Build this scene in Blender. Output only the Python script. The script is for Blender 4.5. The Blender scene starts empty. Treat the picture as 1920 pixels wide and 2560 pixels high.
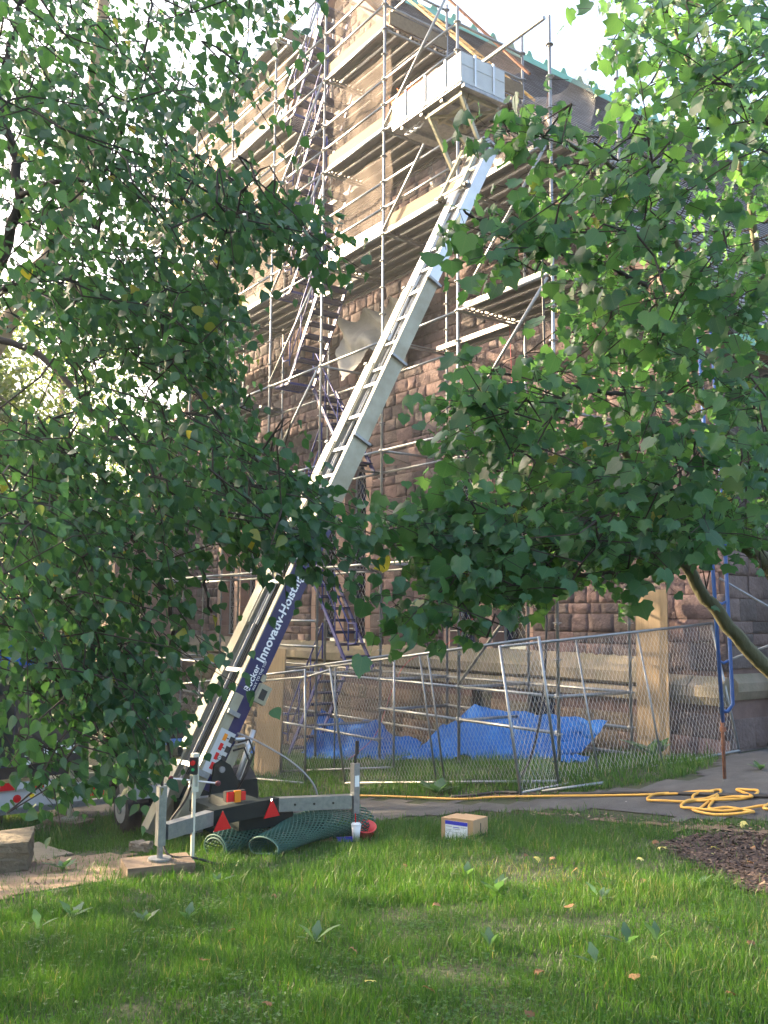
import bpy, bmesh, math, random
import numpy as np
from mathutils import Vector, Matrix, Euler
random.seed(7); rng = np.random.default_rng(7)
S = bpy.context.scene; COL = S.collection; PI = math.pi; R = math.radians

# ---------------------------------------------------------------- camera, sky, sun, exposure
cam = bpy.data.cameras.new('camera'); co = bpy.data.objects.new('camera', cam); COL.objects.link(co)
cam.sensor_fit = 'VERTICAL'; cam.sensor_height = 24.0; cam.lens = 2341 / 2560 * 24.0
cam.clip_start = 0.05; cam.clip_end = 2000
EYE = Vector((11.425, -9.66, 2.25))
cx, cy, cz = Vector((.583336, .812199, .007162)), Vector((.087515, -.071617, .993585)), Vector((.807502, -.578968, -.112856))
co.matrix_world = Matrix(((cx.x, cy.x, cz.x, EYE.x), (cx.y, cy.y, cz.y, EYE.y), (cx.z, cy.z, cz.z, EYE.z), (0, 0, 0, 1)))
S.camera = co
SUN_EL = R(19); SUN = Vector((-.915, -.40, 0)).normalized()
w = bpy.data.worlds.new('World'); S.world = w; w.use_nodes = True
nt = w.node_tree; nt.nodes.clear()
sky = nt.nodes.new('ShaderNodeTexSky'); sky.sky_type = 'NISHITA'; sky.sun_disc = False
sky.sun_elevation = SUN_EL; sky.sun_rotation = math.atan2(SUN.x, SUN.y); sky.dust_density = 7.0; sky.air_density = 1.0; sky.ozone_density = 1.0
bg = nt.nodes.new('ShaderNodeBackground'); bg.inputs[1].default_value = 0.15
wo = nt.nodes.new('ShaderNodeOutputWorld'); nt.links.new(sky.outputs[0], bg.inputs[0]); nt.links.new(bg.outputs[0], wo.inputs[0])
sl = bpy.data.lights.new('sun', 'SUN'); sl.energy = 4.0; sl.angle = R(.53); sl.color = (1, .76, .48)
so = bpy.data.objects.new('sun', sl); COL.objects.link(so)
sd = Vector((SUN.x * math.cos(SUN_EL), SUN.y * math.cos(SUN_EL), math.sin(SUN_EL)))
so.rotation_euler = sd.to_track_quat('Z', 'Y').to_euler(); so.location = (-20, -20, 30)
S.view_settings.view_transform = 'Standard'; S.view_settings.look = 'None'; S.view_settings.gamma = 1
S.view_settings.use_curve_mapping = False; S.view_settings.exposure = 2.7
S.cycles.max_bounces = 7; S.cycles.transparent_max_bounces = 12; S.cycles.caustics_reflective = False; S.cycles.caustics_refractive = False

# ---------------------------------------------------------------- materials
def mat(name, c1, c2=None, scale=8, rough=.7, metal=0., bump=0., bscale=None, detail=4, stretch=None, spec=.5):
    m = bpy.data.materials.new(name); m.use_nodes = True; n = m.node_tree; b = n.nodes['Principled BSDF']
    b.inputs['Roughness'].default_value = rough; b.inputs['Metallic'].default_value = metal; b.inputs['Specular IOR Level'].default_value = spec
    if c2 is None and not bump:
        b.inputs['Base Color'].default_value = (*c1, 1); return m
    g = n.nodes.new('ShaderNodeNewGeometry'); mp = n.nodes.new('ShaderNodeMapping'); n.links.new(g.outputs['Position'], mp.inputs[0])
    if stretch: mp.inputs['Scale'].default_value = stretch
    t = n.nodes.new('ShaderNodeTexNoise'); t.inputs['Scale'].default_value = scale; t.inputs['Detail'].default_value = detail; t.inputs['Roughness'].default_value = .65
    n.links.new(mp.outputs[0], t.inputs[0])
    r = n.nodes.new('ShaderNodeValToRGB'); r.color_ramp.elements[0].position = .32; r.color_ramp.elements[1].position = .68
    r.color_ramp.elements[0].color = (*c1, 1); r.color_ramp.elements[1].color = (*(c2 or c1), 1)
    n.links.new(t.outputs[0], r.inputs[0]); n.links.new(r.outputs[0], b.inputs['Base Color'])
    if bump:
        t2 = n.nodes.new('ShaderNodeTexNoise'); t2.inputs['Scale'].default_value = bscale or scale * 3; t2.inputs['Detail'].default_value = 5
        n.links.new(mp.outputs[0], t2.inputs[0])
        bp = n.nodes.new('ShaderNodeBump'); bp.inputs['Strength'].default_value = bump; bp.inputs['Distance'].default_value = .02
        n.links.new(t2.outputs[0], bp.inputs['Height']); n.links.new(bp.outputs[0], b.inputs['Normal'])
    return m
def ramp(n, src, cols):
    r = n.nodes.new('ShaderNodeValToRGB'); e = r.color_ramp.elements
    while len(e) < len(cols): e.new(.5)
    for i, (p, c) in enumerate(cols): e[i].position = p; e[i].color = (*c, 1)
    n.links.new(src, r.inputs[0]); return r.outputs[0]
def tinted(name, cols, rough=.85, bump=.6, bscale=25, mott=.35):
    """albedo from the face attribute 'tint' (each stone, slate or leaf its own value), mottled by noise"""
    m = bpy.data.materials.new(name); m.use_nodes = True; n = m.node_tree; b = n.nodes['Principled BSDF']; b.inputs['Roughness'].default_value = rough
    a = n.nodes.new('ShaderNodeAttribute'); a.attribute_name = 'tint'; c = ramp(n, a.outputs['Fac'], cols)
    g = n.nodes.new('ShaderNodeNewGeometry'); t = n.nodes.new('ShaderNodeTexNoise'); t.inputs['Scale'].default_value = 5; t.inputs['Detail'].default_value = 6; t.inputs['Roughness'].default_value = .7
    n.links.new(g.outputs['Position'], t.inputs[0])
    v = n.nodes.new('ShaderNodeMapRange'); v.inputs['From Min'].default_value = .25; v.inputs['From Max'].default_value = .75; v.inputs['To Min'].default_value = 1 - mott; v.inputs['To Max'].default_value = 1 + mott
    n.links.new(t.outputs[0], v.inputs[0])
    mx = n.nodes.new('ShaderNodeVectorMath'); mx.operation = 'SCALE'; n.links.new(c, mx.inputs[0]); n.links.new(v.outputs[0], mx.inputs['Scale']); n.links.new(mx.outputs[0], b.inputs['Base Color'])
    t2 = n.nodes.new('ShaderNodeTexNoise'); t2.inputs['Scale'].default_value = bscale; t2.inputs['Detail'].default_value = 6; n.links.new(g.outputs['Position'], t2.inputs[0])
    bp = n.nodes.new('ShaderNodeBump'); bp.inputs['Strength'].default_value = bump; bp.inputs['Distance'].default_value = .03
    n.links.new(t2.outputs[0], bp.inputs['Height']); n.links.new(bp.outputs[0], b.inputs['Normal']); return m
def leafmat(name, cols, trans, vein=.35, rough=.37, tw=.45):
    m = bpy.data.materials.new(name); m.use_nodes = True; n = m.node_tree; b = n.nodes['Principled BSDF']; b.inputs['Roughness'].default_value = rough; b.inputs['Specular IOR Level'].default_value = .5
    a = n.nodes.new('ShaderNodeAttribute'); a.attribute_name = 'tint'; c = ramp(n, a.outputs['Fac'], cols)
    uv = n.nodes.new('ShaderNodeUVMap'); sx = n.nodes.new('ShaderNodeSeparateXYZ'); n.links.new(uv.outputs[0], sx.inputs[0])
    def mth(op, x, y):
        q = n.nodes.new('ShaderNodeMath'); q.operation = op
        for i, v in enumerate((x, y)):
            if hasattr(v, 'is_output'): n.links.new(v, q.inputs[i])
            else: q.inputs[i].default_value = v
        return q.outputs[0]
    ax = mth('ABSOLUTE', sx.outputs[0], 0)
    mid = mth('LESS_THAN', ax, .025)
    side = mth('LESS_THAN', mth('FRACT', mth('MULTIPLY', mth('SUBTRACT', sx.outputs[1], mth('MULTIPLY', ax, .9)), 6.0), 0), .1)
    vv = mth('MULTIPLY', mth('MAXIMUM', mid, side), vein)
    mx = n.nodes.new('ShaderNodeMix'); mx.data_type = 'RGBA'; n.links.new(vv, mx.inputs[0]); n.links.new(c, mx.inputs[6]); mx.inputs[7].default_value = (.16, .24, .09, 1)
    n.links.new(mx.outputs[2], b.inputs['Base Color'])
    tr = n.nodes.new('ShaderNodeBsdfTranslucent'); ct = ramp(n, a.outputs['Fac'], trans); n.links.new(ct, tr.inputs[0])
    ms = n.nodes.new('ShaderNodeMixShader'); ms.inputs[0].default_value = tw; n.links.new(b.outputs[0], ms.inputs[1]); n.links.new(tr.outputs[0], ms.inputs[2])
    n.links.new(ms.outputs[0], n.nodes['Material Output'].inputs[0]); return m
def sheer(name, c, alpha, rough=.8, scale=3.):
    """open-weave debris netting: threads and the air between them"""
    m = bpy.data.materials.new(name); m.use_nodes = True; n = m.node_tree; b = n.nodes['Principled BSDF']; b.inputs['Base Color'].default_value = (*c, 1); b.inputs['Roughness'].default_value = rough
    tr = n.nodes.new('ShaderNodeBsdfTransparent'); tl = n.nodes.new('ShaderNodeBsdfTranslucent'); tl.inputs[0].default_value = (*c, 1)
    a = n.nodes.new('ShaderNodeMixShader'); a.inputs[0].default_value = .15; n.links.new(b.outputs[0], a.inputs[1]); n.links.new(tl.outputs[0], a.inputs[2])
    ms = n.nodes.new('ShaderNodeMixShader'); ms.inputs[0].default_value = alpha; n.links.new(tr.outputs[0], ms.inputs[1]); n.links.new(a.outputs[0], ms.inputs[2])
    n.links.new(ms.outputs[0], n.nodes['Material Output'].inputs[0]); return m

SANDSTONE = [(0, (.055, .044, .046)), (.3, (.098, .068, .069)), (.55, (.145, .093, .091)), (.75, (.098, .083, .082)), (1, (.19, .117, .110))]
M = dict(
 stone=tinted('rock_faced_sandstone', SANDSTONE, .9, .8, 22, .4),
 plinth=tinted('mossy_base_sandstone', [(0, (.085, .062, .045)), (.4, (.16, .105, .075)), (.7, (.13, .11, .07)), (1, (.21, .14, .10))], .92, .8, 20, .4),
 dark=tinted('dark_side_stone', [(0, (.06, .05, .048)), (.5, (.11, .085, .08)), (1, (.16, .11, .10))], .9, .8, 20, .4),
 ashlar=mat('dressed_sandstone', (.26, .16, .13), (.36, .235, .19), 3, .8, 0, .25, 30),
 mortar=mat('mortar_joint', (.12, .078, .068), (.17, .11, .095), 6, .95, 0, .3, 60),
 sill=mat('weathered_sill_stone', (.15, .135, .085), (.25, .20, .15), 2.2, .9, 0, .5, 20),
 lead=mat('lead_lattice', (.42, .43, .44), None, rough=.5, metal=.3),
 slate=tinted('roof_slate', [(0, (.10, .10, .11)), (.5, (.16, .16, .18)), (1, (.23, .22, .23))], .5, .3, 30, .2),
 copper=mat('green_copper', (.10, .33, .22), (.16, .42, .30), 3, .6, 0, .1),
 galv=mat('galvanised_steel', (.25, .265, .28), (.35, .36, .37), 20, .42, .75),
 galvd=mat('dull_galvanised_steel', (.22, .23, .24), (.33, .34, .35), 14, .5, .7),
 wire=mat('fence_wire', (.42, .43, .44), None, rough=.45, metal=.6),
 deck=mat('steel_plank', (.22, .215, .20), (.27, .26, .245), 3, .5, .3),
 board=mat('toe_board_wood', (.13, .088, .048), (.19, .135, .078), 3, .8, 0, .2, 30, stretch=(1, 6, 8)),
 ply=mat('plywood', (.20, .138, .072), (.29, .208, .118), 2.5, .75, 0, .15, 30, stretch=(7, 7, .8)),
 blue=mat('blue_painted_steel', (.018, .032, .20), (.026, .042, .25), 5, .45),
 tread=mat('dark_blue_tread', (.015, .018, .07), (.03, .035, .11), 9, .6),
 framblue=mat('blue_frame_paint', (.02, .07, .24), (.03, .10, .30), 6, .4),
 rust=mat('rusty_steel', (.16, .06, .035), (.26, .11, .06), 20, .85, 0, .3, 80),
 cream=mat('cream_hoist_aluminium', (.21, .185, .115), (.385, .37, .285), 1.6, .4, .1, 0, None, 9),
 alu=mat('bare_aluminium', (.48, .49, .50), (.58, .58, .58), 4, .35, .6),
 track=mat('greased_track', (.20, .19, .17), (.33, .31, .28), 5, .5, .5),
 navy=mat('navy_hoist_paint', (.003, .008, .075), (.004, .011, .095), 3, .3),
 white=mat('white_paint', (.56, .57, .57), (.48, .49, .50), 3, .45),
 print=mat('white_print', (.82, .83, .84), None, rough=.5),
 gdark=mat('dark_green_chassis', (.006, .014, .015), (.010, .020, .021), 5, .7, spec=.12),
 black=mat('black_plastic', (.012, .012, .014), None, rough=.5),
 rubber=mat('tyre_rubber', (.018, .018, .019), (.03, .03, .03), 30, .85),
 red=mat('red_reflector', (.62, .015, .02), None, rough=.25),
 orange=mat('orange_lens', (.75, .25, .02), None, rough=.2),
 timber=mat('old_timber', (.13, .09, .06), (.24, .17, .115), 4, .85, 0, .4, 40, stretch=(1, 1, 5)),
 tarp=mat('blue_tarp', (.003, .075, .30), (.006, .11, .42), 2, .75, 0, .25, 25, spec=.12),
 netgreen=mat('green_plastic_mesh', (.018, .085, .06), (.03, .12, .085), 6, .5),
 hose=mat('yellow_hose', (.68, .34, .05), (.75, .42, .08), 6, .5),
 cable=mat('black_cable', (.013, .013, .016), None, rough=.55),
 redline=mat('red_line', (.45, .05, .07), None, rough=.6),
 card=mat('cardboard', (.40, .25, .13), (.46, .30, .17), 12, .85),
 cup=mat('frosted_cup', (.75, .72, .70), None, rough=.3),
 bowl=mat('red_plastic', (.75, .06, .06), None, rough=.35),
 barkm=mat('maple_bark', (.075, .075, .04), (.14, .13, .07), 9, .85, 0, .5, 60, stretch=(1, 1, .3)),
 barkd=mat('dark_twig_bark', (.03, .022, .018), (.06, .045, .035), 14, .85),
 barkt=mat('peeling_birch_bark', (.40, .25, .14), (.55, .38, .24), 6, .8, 0, .6, 20),
 paper=mat('printed_paper', (.78, .80, .84), None, rough=.7),
 pblue=mat('label_blue', (.02, .03, .45), None, rough=.6),
 cloth=mat('orange_cloth', (.72, .16, .05), (.80, .24, .08), 6, .8),
 fabric=mat('grey_membrane', (.30, .29, .27), (.40, .38, .35), 3, .6),
 net=sheer('brown_debris_net', (.15, .105, .078), .42),
 plastic=sheer('clear_sheeting', (.16, .15, .15), .5, .3),
 pole=mat('control_post_enamel', (.62, .60, .50), None, rough=.5),
)
BIRCHM = leafmat('birch_leaf', [(0, (.030, .085, .045)), (.6, (.052, .13, .06)), (.985, (.075, .165, .06)), (1, (.34, .30, .04))], [(0, (.06, .17, .045)), (.985, (.11, .26, .055)), (1, (.5, .42, .04))], .3)
MAPLEM = leafmat('maple_leaf', [(0, (.030, .092, .045)), (.6, (.055, .145, .06)), (.99, (.085, .185, .06)), (1, (.38, .33, .05))], [(0, (.09, .25, .055)), (.99, (.19, .40, .08)), (1, (.5, .42, .05))], .45)
FARM = leafmat('far_leaf', [(0, (.04, .09, .025)), (1, (.08, .14, .03))], [(0, (.12, .22, .03)), (1, (.30, .36, .05))], 0)
GRASSM = leafmat('grass_blade', [(0, (.018, .060, .010)), (.55, (.036, .115, .016)), (.9, (.065, .15, .022)), (1, (.24, .21, .09))], [(0, (.05, .16, .012)), (.85, (.12, .28, .02)), (1, (.3, .3, .08))], 0, .5, .38)
def glassmat():
    m = bpy.data.materials.new('stained_glass'); m.use_nodes = True; n = m.node_tree; b = n.nodes['Principled BSDF']; b.inputs['Roughness'].default_value = .12
    g = n.nodes.new('ShaderNodeNewGeometry'); v = n.nodes.new('ShaderNodeTexVoronoi'); v.inputs['Scale'].default_value = 9; n.links.new(g.outputs['Position'], v.inputs[0])
    s = n.nodes.new('ShaderNodeSeparateColor'); n.links.new(v.outputs['Color'], s.inputs[0])
    c = ramp(n, s.outputs[0], [(0, (.006, .008, .012)), (.4, (.01, .016, .03)), (.6, (.008, .02, .07)), (.75, (.01, .035, .03)), (.9, (.035, .012, .014)), (1, (.05, .045, .03))])
    n.links.new(c, b.inputs['Base Color']); return m
M['glass'] = glassmat()

# ---------------------------------------------------------------- mesh helpers (all shapes are laid out in world coordinates)
class MB:
    def __init__(s): s.v = []; s.f = []
    def quad(s, a, b, c, d): i = len(s.v); s.v += [tuple(a), tuple(b), tuple(c), tuple(d)]; s.f.append((i, i + 1, i + 2, i + 3)); return s
    def poly(s, pts): i = len(s.v); s.v += [tuple(p) for p in pts]; s.f.append(tuple(range(i, i + len(pts)))); return s
    def hexa(s, p):
        i = len(s.v); s.v += [tuple(q) for q in p]
        s.f += [tuple(i + k for k in f) for f in ((0, 3, 2, 1), (4, 5, 6, 7), (0, 1, 5, 4), (1, 2, 6, 5), (2, 3, 7, 6), (3, 0, 4, 7))]; return s
    def box(s, a, b):
        (x0, y0, z0), (x1, y1, z1) = a, b
        return s.hexa([(x0, y0, z0), (x1, y0, z0), (x1, y1, z0), (x0, y1, z0), (x0, y0, z1), (x1, y0, z1), (x1, y1, z1), (x0, y1, z1)])
    def obox(s, o, a, b, c):
        """box from corner o along the three edge vectors a, b, c"""
        o, a, b, c = map(Vector, (o, a, b, c)); return s.hexa([o, o + a, o + a + b, o + b, o + c, o + a + c, o + a + b + c, o + b + c])
    def bar(s, p0, p1, wd, ht, up=(0, 0, 1)):
        p0, p1 = Vector(p0), Vector(p1); d = (p1 - p0); u = Vector(up); sd_ = d.cross(u).normalized(); u = sd_.cross(d).normalized()
        return s.obox(p0 - sd_ * wd / 2 - u * ht / 2, d, sd_ * wd, u * ht)
    def tube(s, pts, r, n=8, caps=True):
        pts = [Vector(p) for p in pts]; rs = r if isinstance(r, (list, tuple)) else [r] * len(pts)
        base = len(s.v); u = None
        for k, p in enumerate(pts):
            d = (pts[min(k + 1, len(pts) - 1)] - pts[max(k - 1, 0)])
            d = d.normalized() if d.length > 1e-9 else Vector((0, 0, 1))
            if u is None: u = d.orthogonal().normalized()
            u = (u - d * u.dot(d)); u = u.normalized() if u.length > 1e-6 else d.orthogonal().normalized()
            vv = d.cross(u)
            for j in range(n):
                a = 2 * PI * j / n; s.v.append(tuple(p + (u * math.cos(a) + vv * math.sin(a)) * rs[k]))
        for k in range(len(pts) - 1):
            for j in range(n):
                a, b = base + k * n + j, base + k * n + (j + 1) % n; s.f.append((a, b, b + n, a + n))
        if caps:
            s.f.append(tuple(base + j for j in reversed(range(n)))); e = base + (len(pts) - 1) * n; s.f.append(tuple(e + j for j in range(n)))
        return s
    def disc(s, c, ax, r0, r1, th, n=16):
        """ring (r0>0) or disc of thickness th about axis ax"""
        c, ax = Vector(c), Vector(ax).normalized(); return s.tube([c - ax * th / 2, c + ax * th / 2], r1, n)
    def prism(s, pts, off):
        """closed polygon pts extruded by the vector off"""
        off = Vector(off); n = len(pts); i = len(s.v); s.v += [tuple(p) for p in pts] + [tuple(Vector(p) + off) for p in pts]
        s.f.append(tuple(reversed(range(i, i + n)))); s.f.append(tuple(range(i + n, i + 2 * n)))
        for k in range(n): s.f.append((i + k, i + (k + 1) % n, i + n + (k + 1) % n, i + n + k))
        return s
    def mesh(s, name, m, smooth=False):
        me = bpy.data.meshes.new(name); me.from_pydata(s.v, [], s.f); me.update(); me.materials.append(m)
        if smooth: me.polygons.foreach_set('use_smooth', [True] * len(me.polygons))
        return me
    def build(s, name, m, parent=None, smooth=False, **kw): return link(name, s.mesh(name, m, smooth), parent, **kw)
def link(name, me, parent=None, loc=None, **kw):
    o = bpy.data.objects.new(name, me); COL.objects.link(o)
    if parent is not None: o.parent = parent; o.matrix_parent_inverse = Matrix.Translation(-WORLD[parent.name])
    WORLD[o.name] = Vector(loc) if loc is not None else Vector((0, 0, 0))
    if loc is not None: o.location = loc
    for k, v in kw.items(): o[k] = v
    return o
WORLD = {}
def thing(name, label, cat, loc, group=None):
    o = bpy.data.objects.new(name, None); COL.objects.link(o); o.location = loc; WORLD[o.name] = Vector(loc); o.empty_display_size = .2
    o['label'] = label; o['category'] = cat
    if group: o['group'] = group
    return o
def fast_mesh(name, verts, faces_idx, nper, m, tint=None, uv=None, smooth=False):
    """many polygons of nper corners at once; tint per face, uv per corner"""
    me = bpy.data.meshes.new(name); nf = len(faces_idx) // nper
    me.vertices.add(len(verts)); me.vertices.foreach_set('co', np.asarray(verts, np.float32).ravel())
    me.loops.add(len(faces_idx)); me.loops.foreach_set('vertex_index', np.asarray(faces_idx, np.int32))
    me.polygons.add(nf); me.polygons.foreach_set('loop_start', np.arange(0, nf * nper, nper, dtype=np.int32)); me.polygons.foreach_set('loop_total', np.full(nf, nper, np.int32))
    if smooth: me.polygons.foreach_set('use_smooth', np.ones(nf, bool))
    me.update(calc_edges=True)
    if tint is not None: a = me.attributes.new('tint', 'FLOAT', 'FACE'); a.data.foreach_set('value', np.asarray(tint, np.float32))
    if uv is not None: u = me.uv_layers.new(name='UVMap'); u.data.foreach_set('uv', np.asarray(uv, np.float32).ravel())
    me.materials.append(m); return me
def set_tint(me, v):
    a = me.attributes.new('tint', 'FLOAT', 'FACE'); a.data.foreach_set('value', np.full(len(me.polygons), v, np.float32))
def text(body, name, parent, loc, xdir, ydir, size, m, bold=0., sx=1., extrude=.0012, **kw):
    c = bpy.data.curves.new(name, 'FONT'); c.body = body; c.size = size; c.offset = bold; c.extrude = extrude; c.resolution_u = 3; c.align_y = 'CENTER'
    o = bpy.data.objects.new(name, c); COL.objects.link(o); c.materials.append(m)
    x = Vector(xdir).normalized(); y = Vector(ydir).normalized(); z = x.cross(y)
    bpy.context.view_layer.update(); dg = bpy.context.evaluated_depsgraph_get(); me = bpy.data.meshes.new_from_object(o.evaluated_get(dg)); bpy.data.objects.remove(o)
    L = Vector(loc); mw = Matrix(((x.x * sx, y.x, z.x, L.x), (x.y * sx, y.y, z.y, L.y), (x.z * sx, y.z, z.z, L.z), (0, 0, 0, 1))); me.transform(mw)
    return link(name, me, parent, **kw)

# ---------------------------------------------------------------- the lie of the land
FW = np.array([-.812694, .582690]); RT = np.array([.582690, .812694])
SS = [-60, -6, 0, 4, 8, 12, 16, 20, 30, 45, 80]; ZZ = [1.5, .85, .65, .47, .18, -.12, -.42, -.68, -1.2, -1.5, -1.6]
SB = [-6, 4, 12, 20, 40]; BB = [.02, .03, .085, .09, .0]
def G(x, y):
    x = np.asarray(x, float); y = np.asarray(y, float); dx, dy = x - 11.425, y + 9.66
    s = dx * FW[0] + dy * FW[1]; r = np.clip(dx * RT[0] + dy * RT[1], -9, 9); t = np.clip((y + 2.6) / 2.6, 0, 1)
    return np.interp(s, SS, ZZ) + np.interp(s, SB, BB) * r + .22 * t * t * (3 - 2 * t)
def g3(x, y, dz=0.): return Vector((x, y, float(G(x, y)) + dz))
def in_poly(x, y, poly):
    x = np.asarray(x); y = np.asarray(y); c = np.zeros(x.shape, bool)
    for i in range(len(poly)):
        (x1, y1), (x2, y2) = poly[i], poly[i - 1]
        if y1 != y2: c ^= ((y1 > y) != (y2 > y)) & (x < (x2 - x1) * (y - y1) / (y2 - y1) + x1)
    return c
# ground sheet: fine near the lawn, coarse to the horizon
gx = np.concatenate([np.linspace(-400, -40, 10), np.linspace(-38, -18, 12), np.linspace(-17.5, 13, 90), np.linspace(15, 40, 12), np.linspace(60, 400, 8)])
gy = np.concatenate([np.linspace(-400, -40, 10), np.linspace(-38, -14, 12), np.linspace(-13.5, 9, 70), np.linspace(11, 40, 14), np.linspace(60, 400, 8)])
X, Y = np.meshgrid(gx, gy); Zg = G(X, Y); nx, ny = len(gx), len(gy)
I = (np.arange(ny - 1)[:, None] * nx + np.arange(nx - 1)).ravel()
soil = mat('lawn_soil', (.018, .034, .010), (.036, .042, .018), 1.6, .95, 0, .5, 30)
link('ground', fast_mesh('ground', np.stack([X.ravel(), Y.ravel(), Zg.ravel()], 1), np.stack([I, I + 1, I + nx + 1, I + nx], 1).ravel(), 4, soil, smooth=True), kind='structure')
def sheet(name, poly, dz, m, step=.16, edge=.06, kind='structure'):
    """a ragged-edged sheet following the ground dz above it"""
    xs = [p[0] for p in poly]; ys = [p[1] for p in poly]; ax = np.arange(min(xs), max(xs) + step, step); ay = np.arange(min(ys), max(ys) + step, step)
    XX, YY = np.meshgrid(ax, ay); keep = in_poly(XX + rng.normal(0, edge, XX.shape), YY + rng.normal(0, edge, YY.shape), poly)
    q = keep[:-1, :-1] & keep[1:, :-1] & keep[:-1, 1:] & keep[1:, 1:]; n = len(ax); ii = (np.arange(len(ay) - 1)[:, None] * n + np.arange(n - 1))[q]
    F = np.stack([ii, ii + 1, ii + n + 1, ii + n], 1); used, inv = np.unique(F, return_inverse=True)
    V = np.stack([XX.ravel(), YY.ravel(), G(XX, YY).ravel() + dz], 1)[used]
    return link(name, fast_mesh(name, V, inv.ravel(), 4, m, smooth=True), kind=kind)
PATH = [(-4.76, -5.61), (-2.57, -5.15), (-.73, -4.57), (1.07, -4.21), (1.99, -3.98), (2.43, -3.51), (2.8, -2.94), (3.18, -2.38), (4.02, -1.96), (4.86, -1.91), (5.52, -1.87), (6.32, -1.67), (8.5, -.5), (8, 6), (3.45, 8), (3.45, 2.3), (3.5, 1.6), (4.17, .47), (4.35, -.31), (4.12, -.75), (3.79, -1.06), (3.47, -1.39), (3.09, -1.67), (2.46, -1.87), (1.19, -2.02), (.17, -2.11), (-.7, -2.77), (-1.58, -3.22), (-3.09, -3.6), (-4.67, -4.3), (-9, -5.6), (-9, -7.2)]
MULCH = [(5.95, -2.75), (6.0, -2.25), (6.3, -2.0), (6.9, -2.0), (8.3, -2.6), (8.3, -3.6), (7.61, -3.75), (7.45, -3.8), (7.1, -3.55), (6.6, -3.2)]
DIRT = [(.2, -7.9), (1.0, -6.75), (1.45, -6.45), (1.9, -5.9), (2.8, -6.1), (3.45, -6.5), (3.5, -6.85), (3.45, -7.2), (3.7, -7.8), (3.6, -8.6), (1, -9.5)]
BARE = [(3.2, -2.42), (4.0, -2.05), (5.4, -1.98), (6.4, -1.8), (6.9, -1.9), (6.4, -2.12), (5.5, -2.16), (4.2, -2.2)]
BARE2 = [(2.1, -1.86), (3.0, -1.7), (3.5, -1.35), (3.15, -1.2), (2.6, -1.5), (1.9, -1.65)]
asph = mat('old_asphalt', (.048, .048, .050), (.092, .091, .091), 2.2, .92, 0, .6, 90)
sheet('path', PATH, .012, asph)
sheet('mulch_bed', MULCH, .012, mat('mulch_soil', (.03, .018, .014), (.075, .045, .035), 8, .95, 0, .8, 50), .12)
sheet('dirt_patch', DIRT, .010, mat('bare_dirt', (.15, .10, .065), (.25, .18, .12), 3, .95, 0, .6, 40), .14)
sheet('bare_soil_strip', BARE, .016, mat('litter_soil', (.10, .065, .04), (.20, .14, .10), 6, .95, 0, .7, 60), .08)
sheet('worn_soil', BARE2, .010, bpy.data.materials['litter_soil'], .1)

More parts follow.
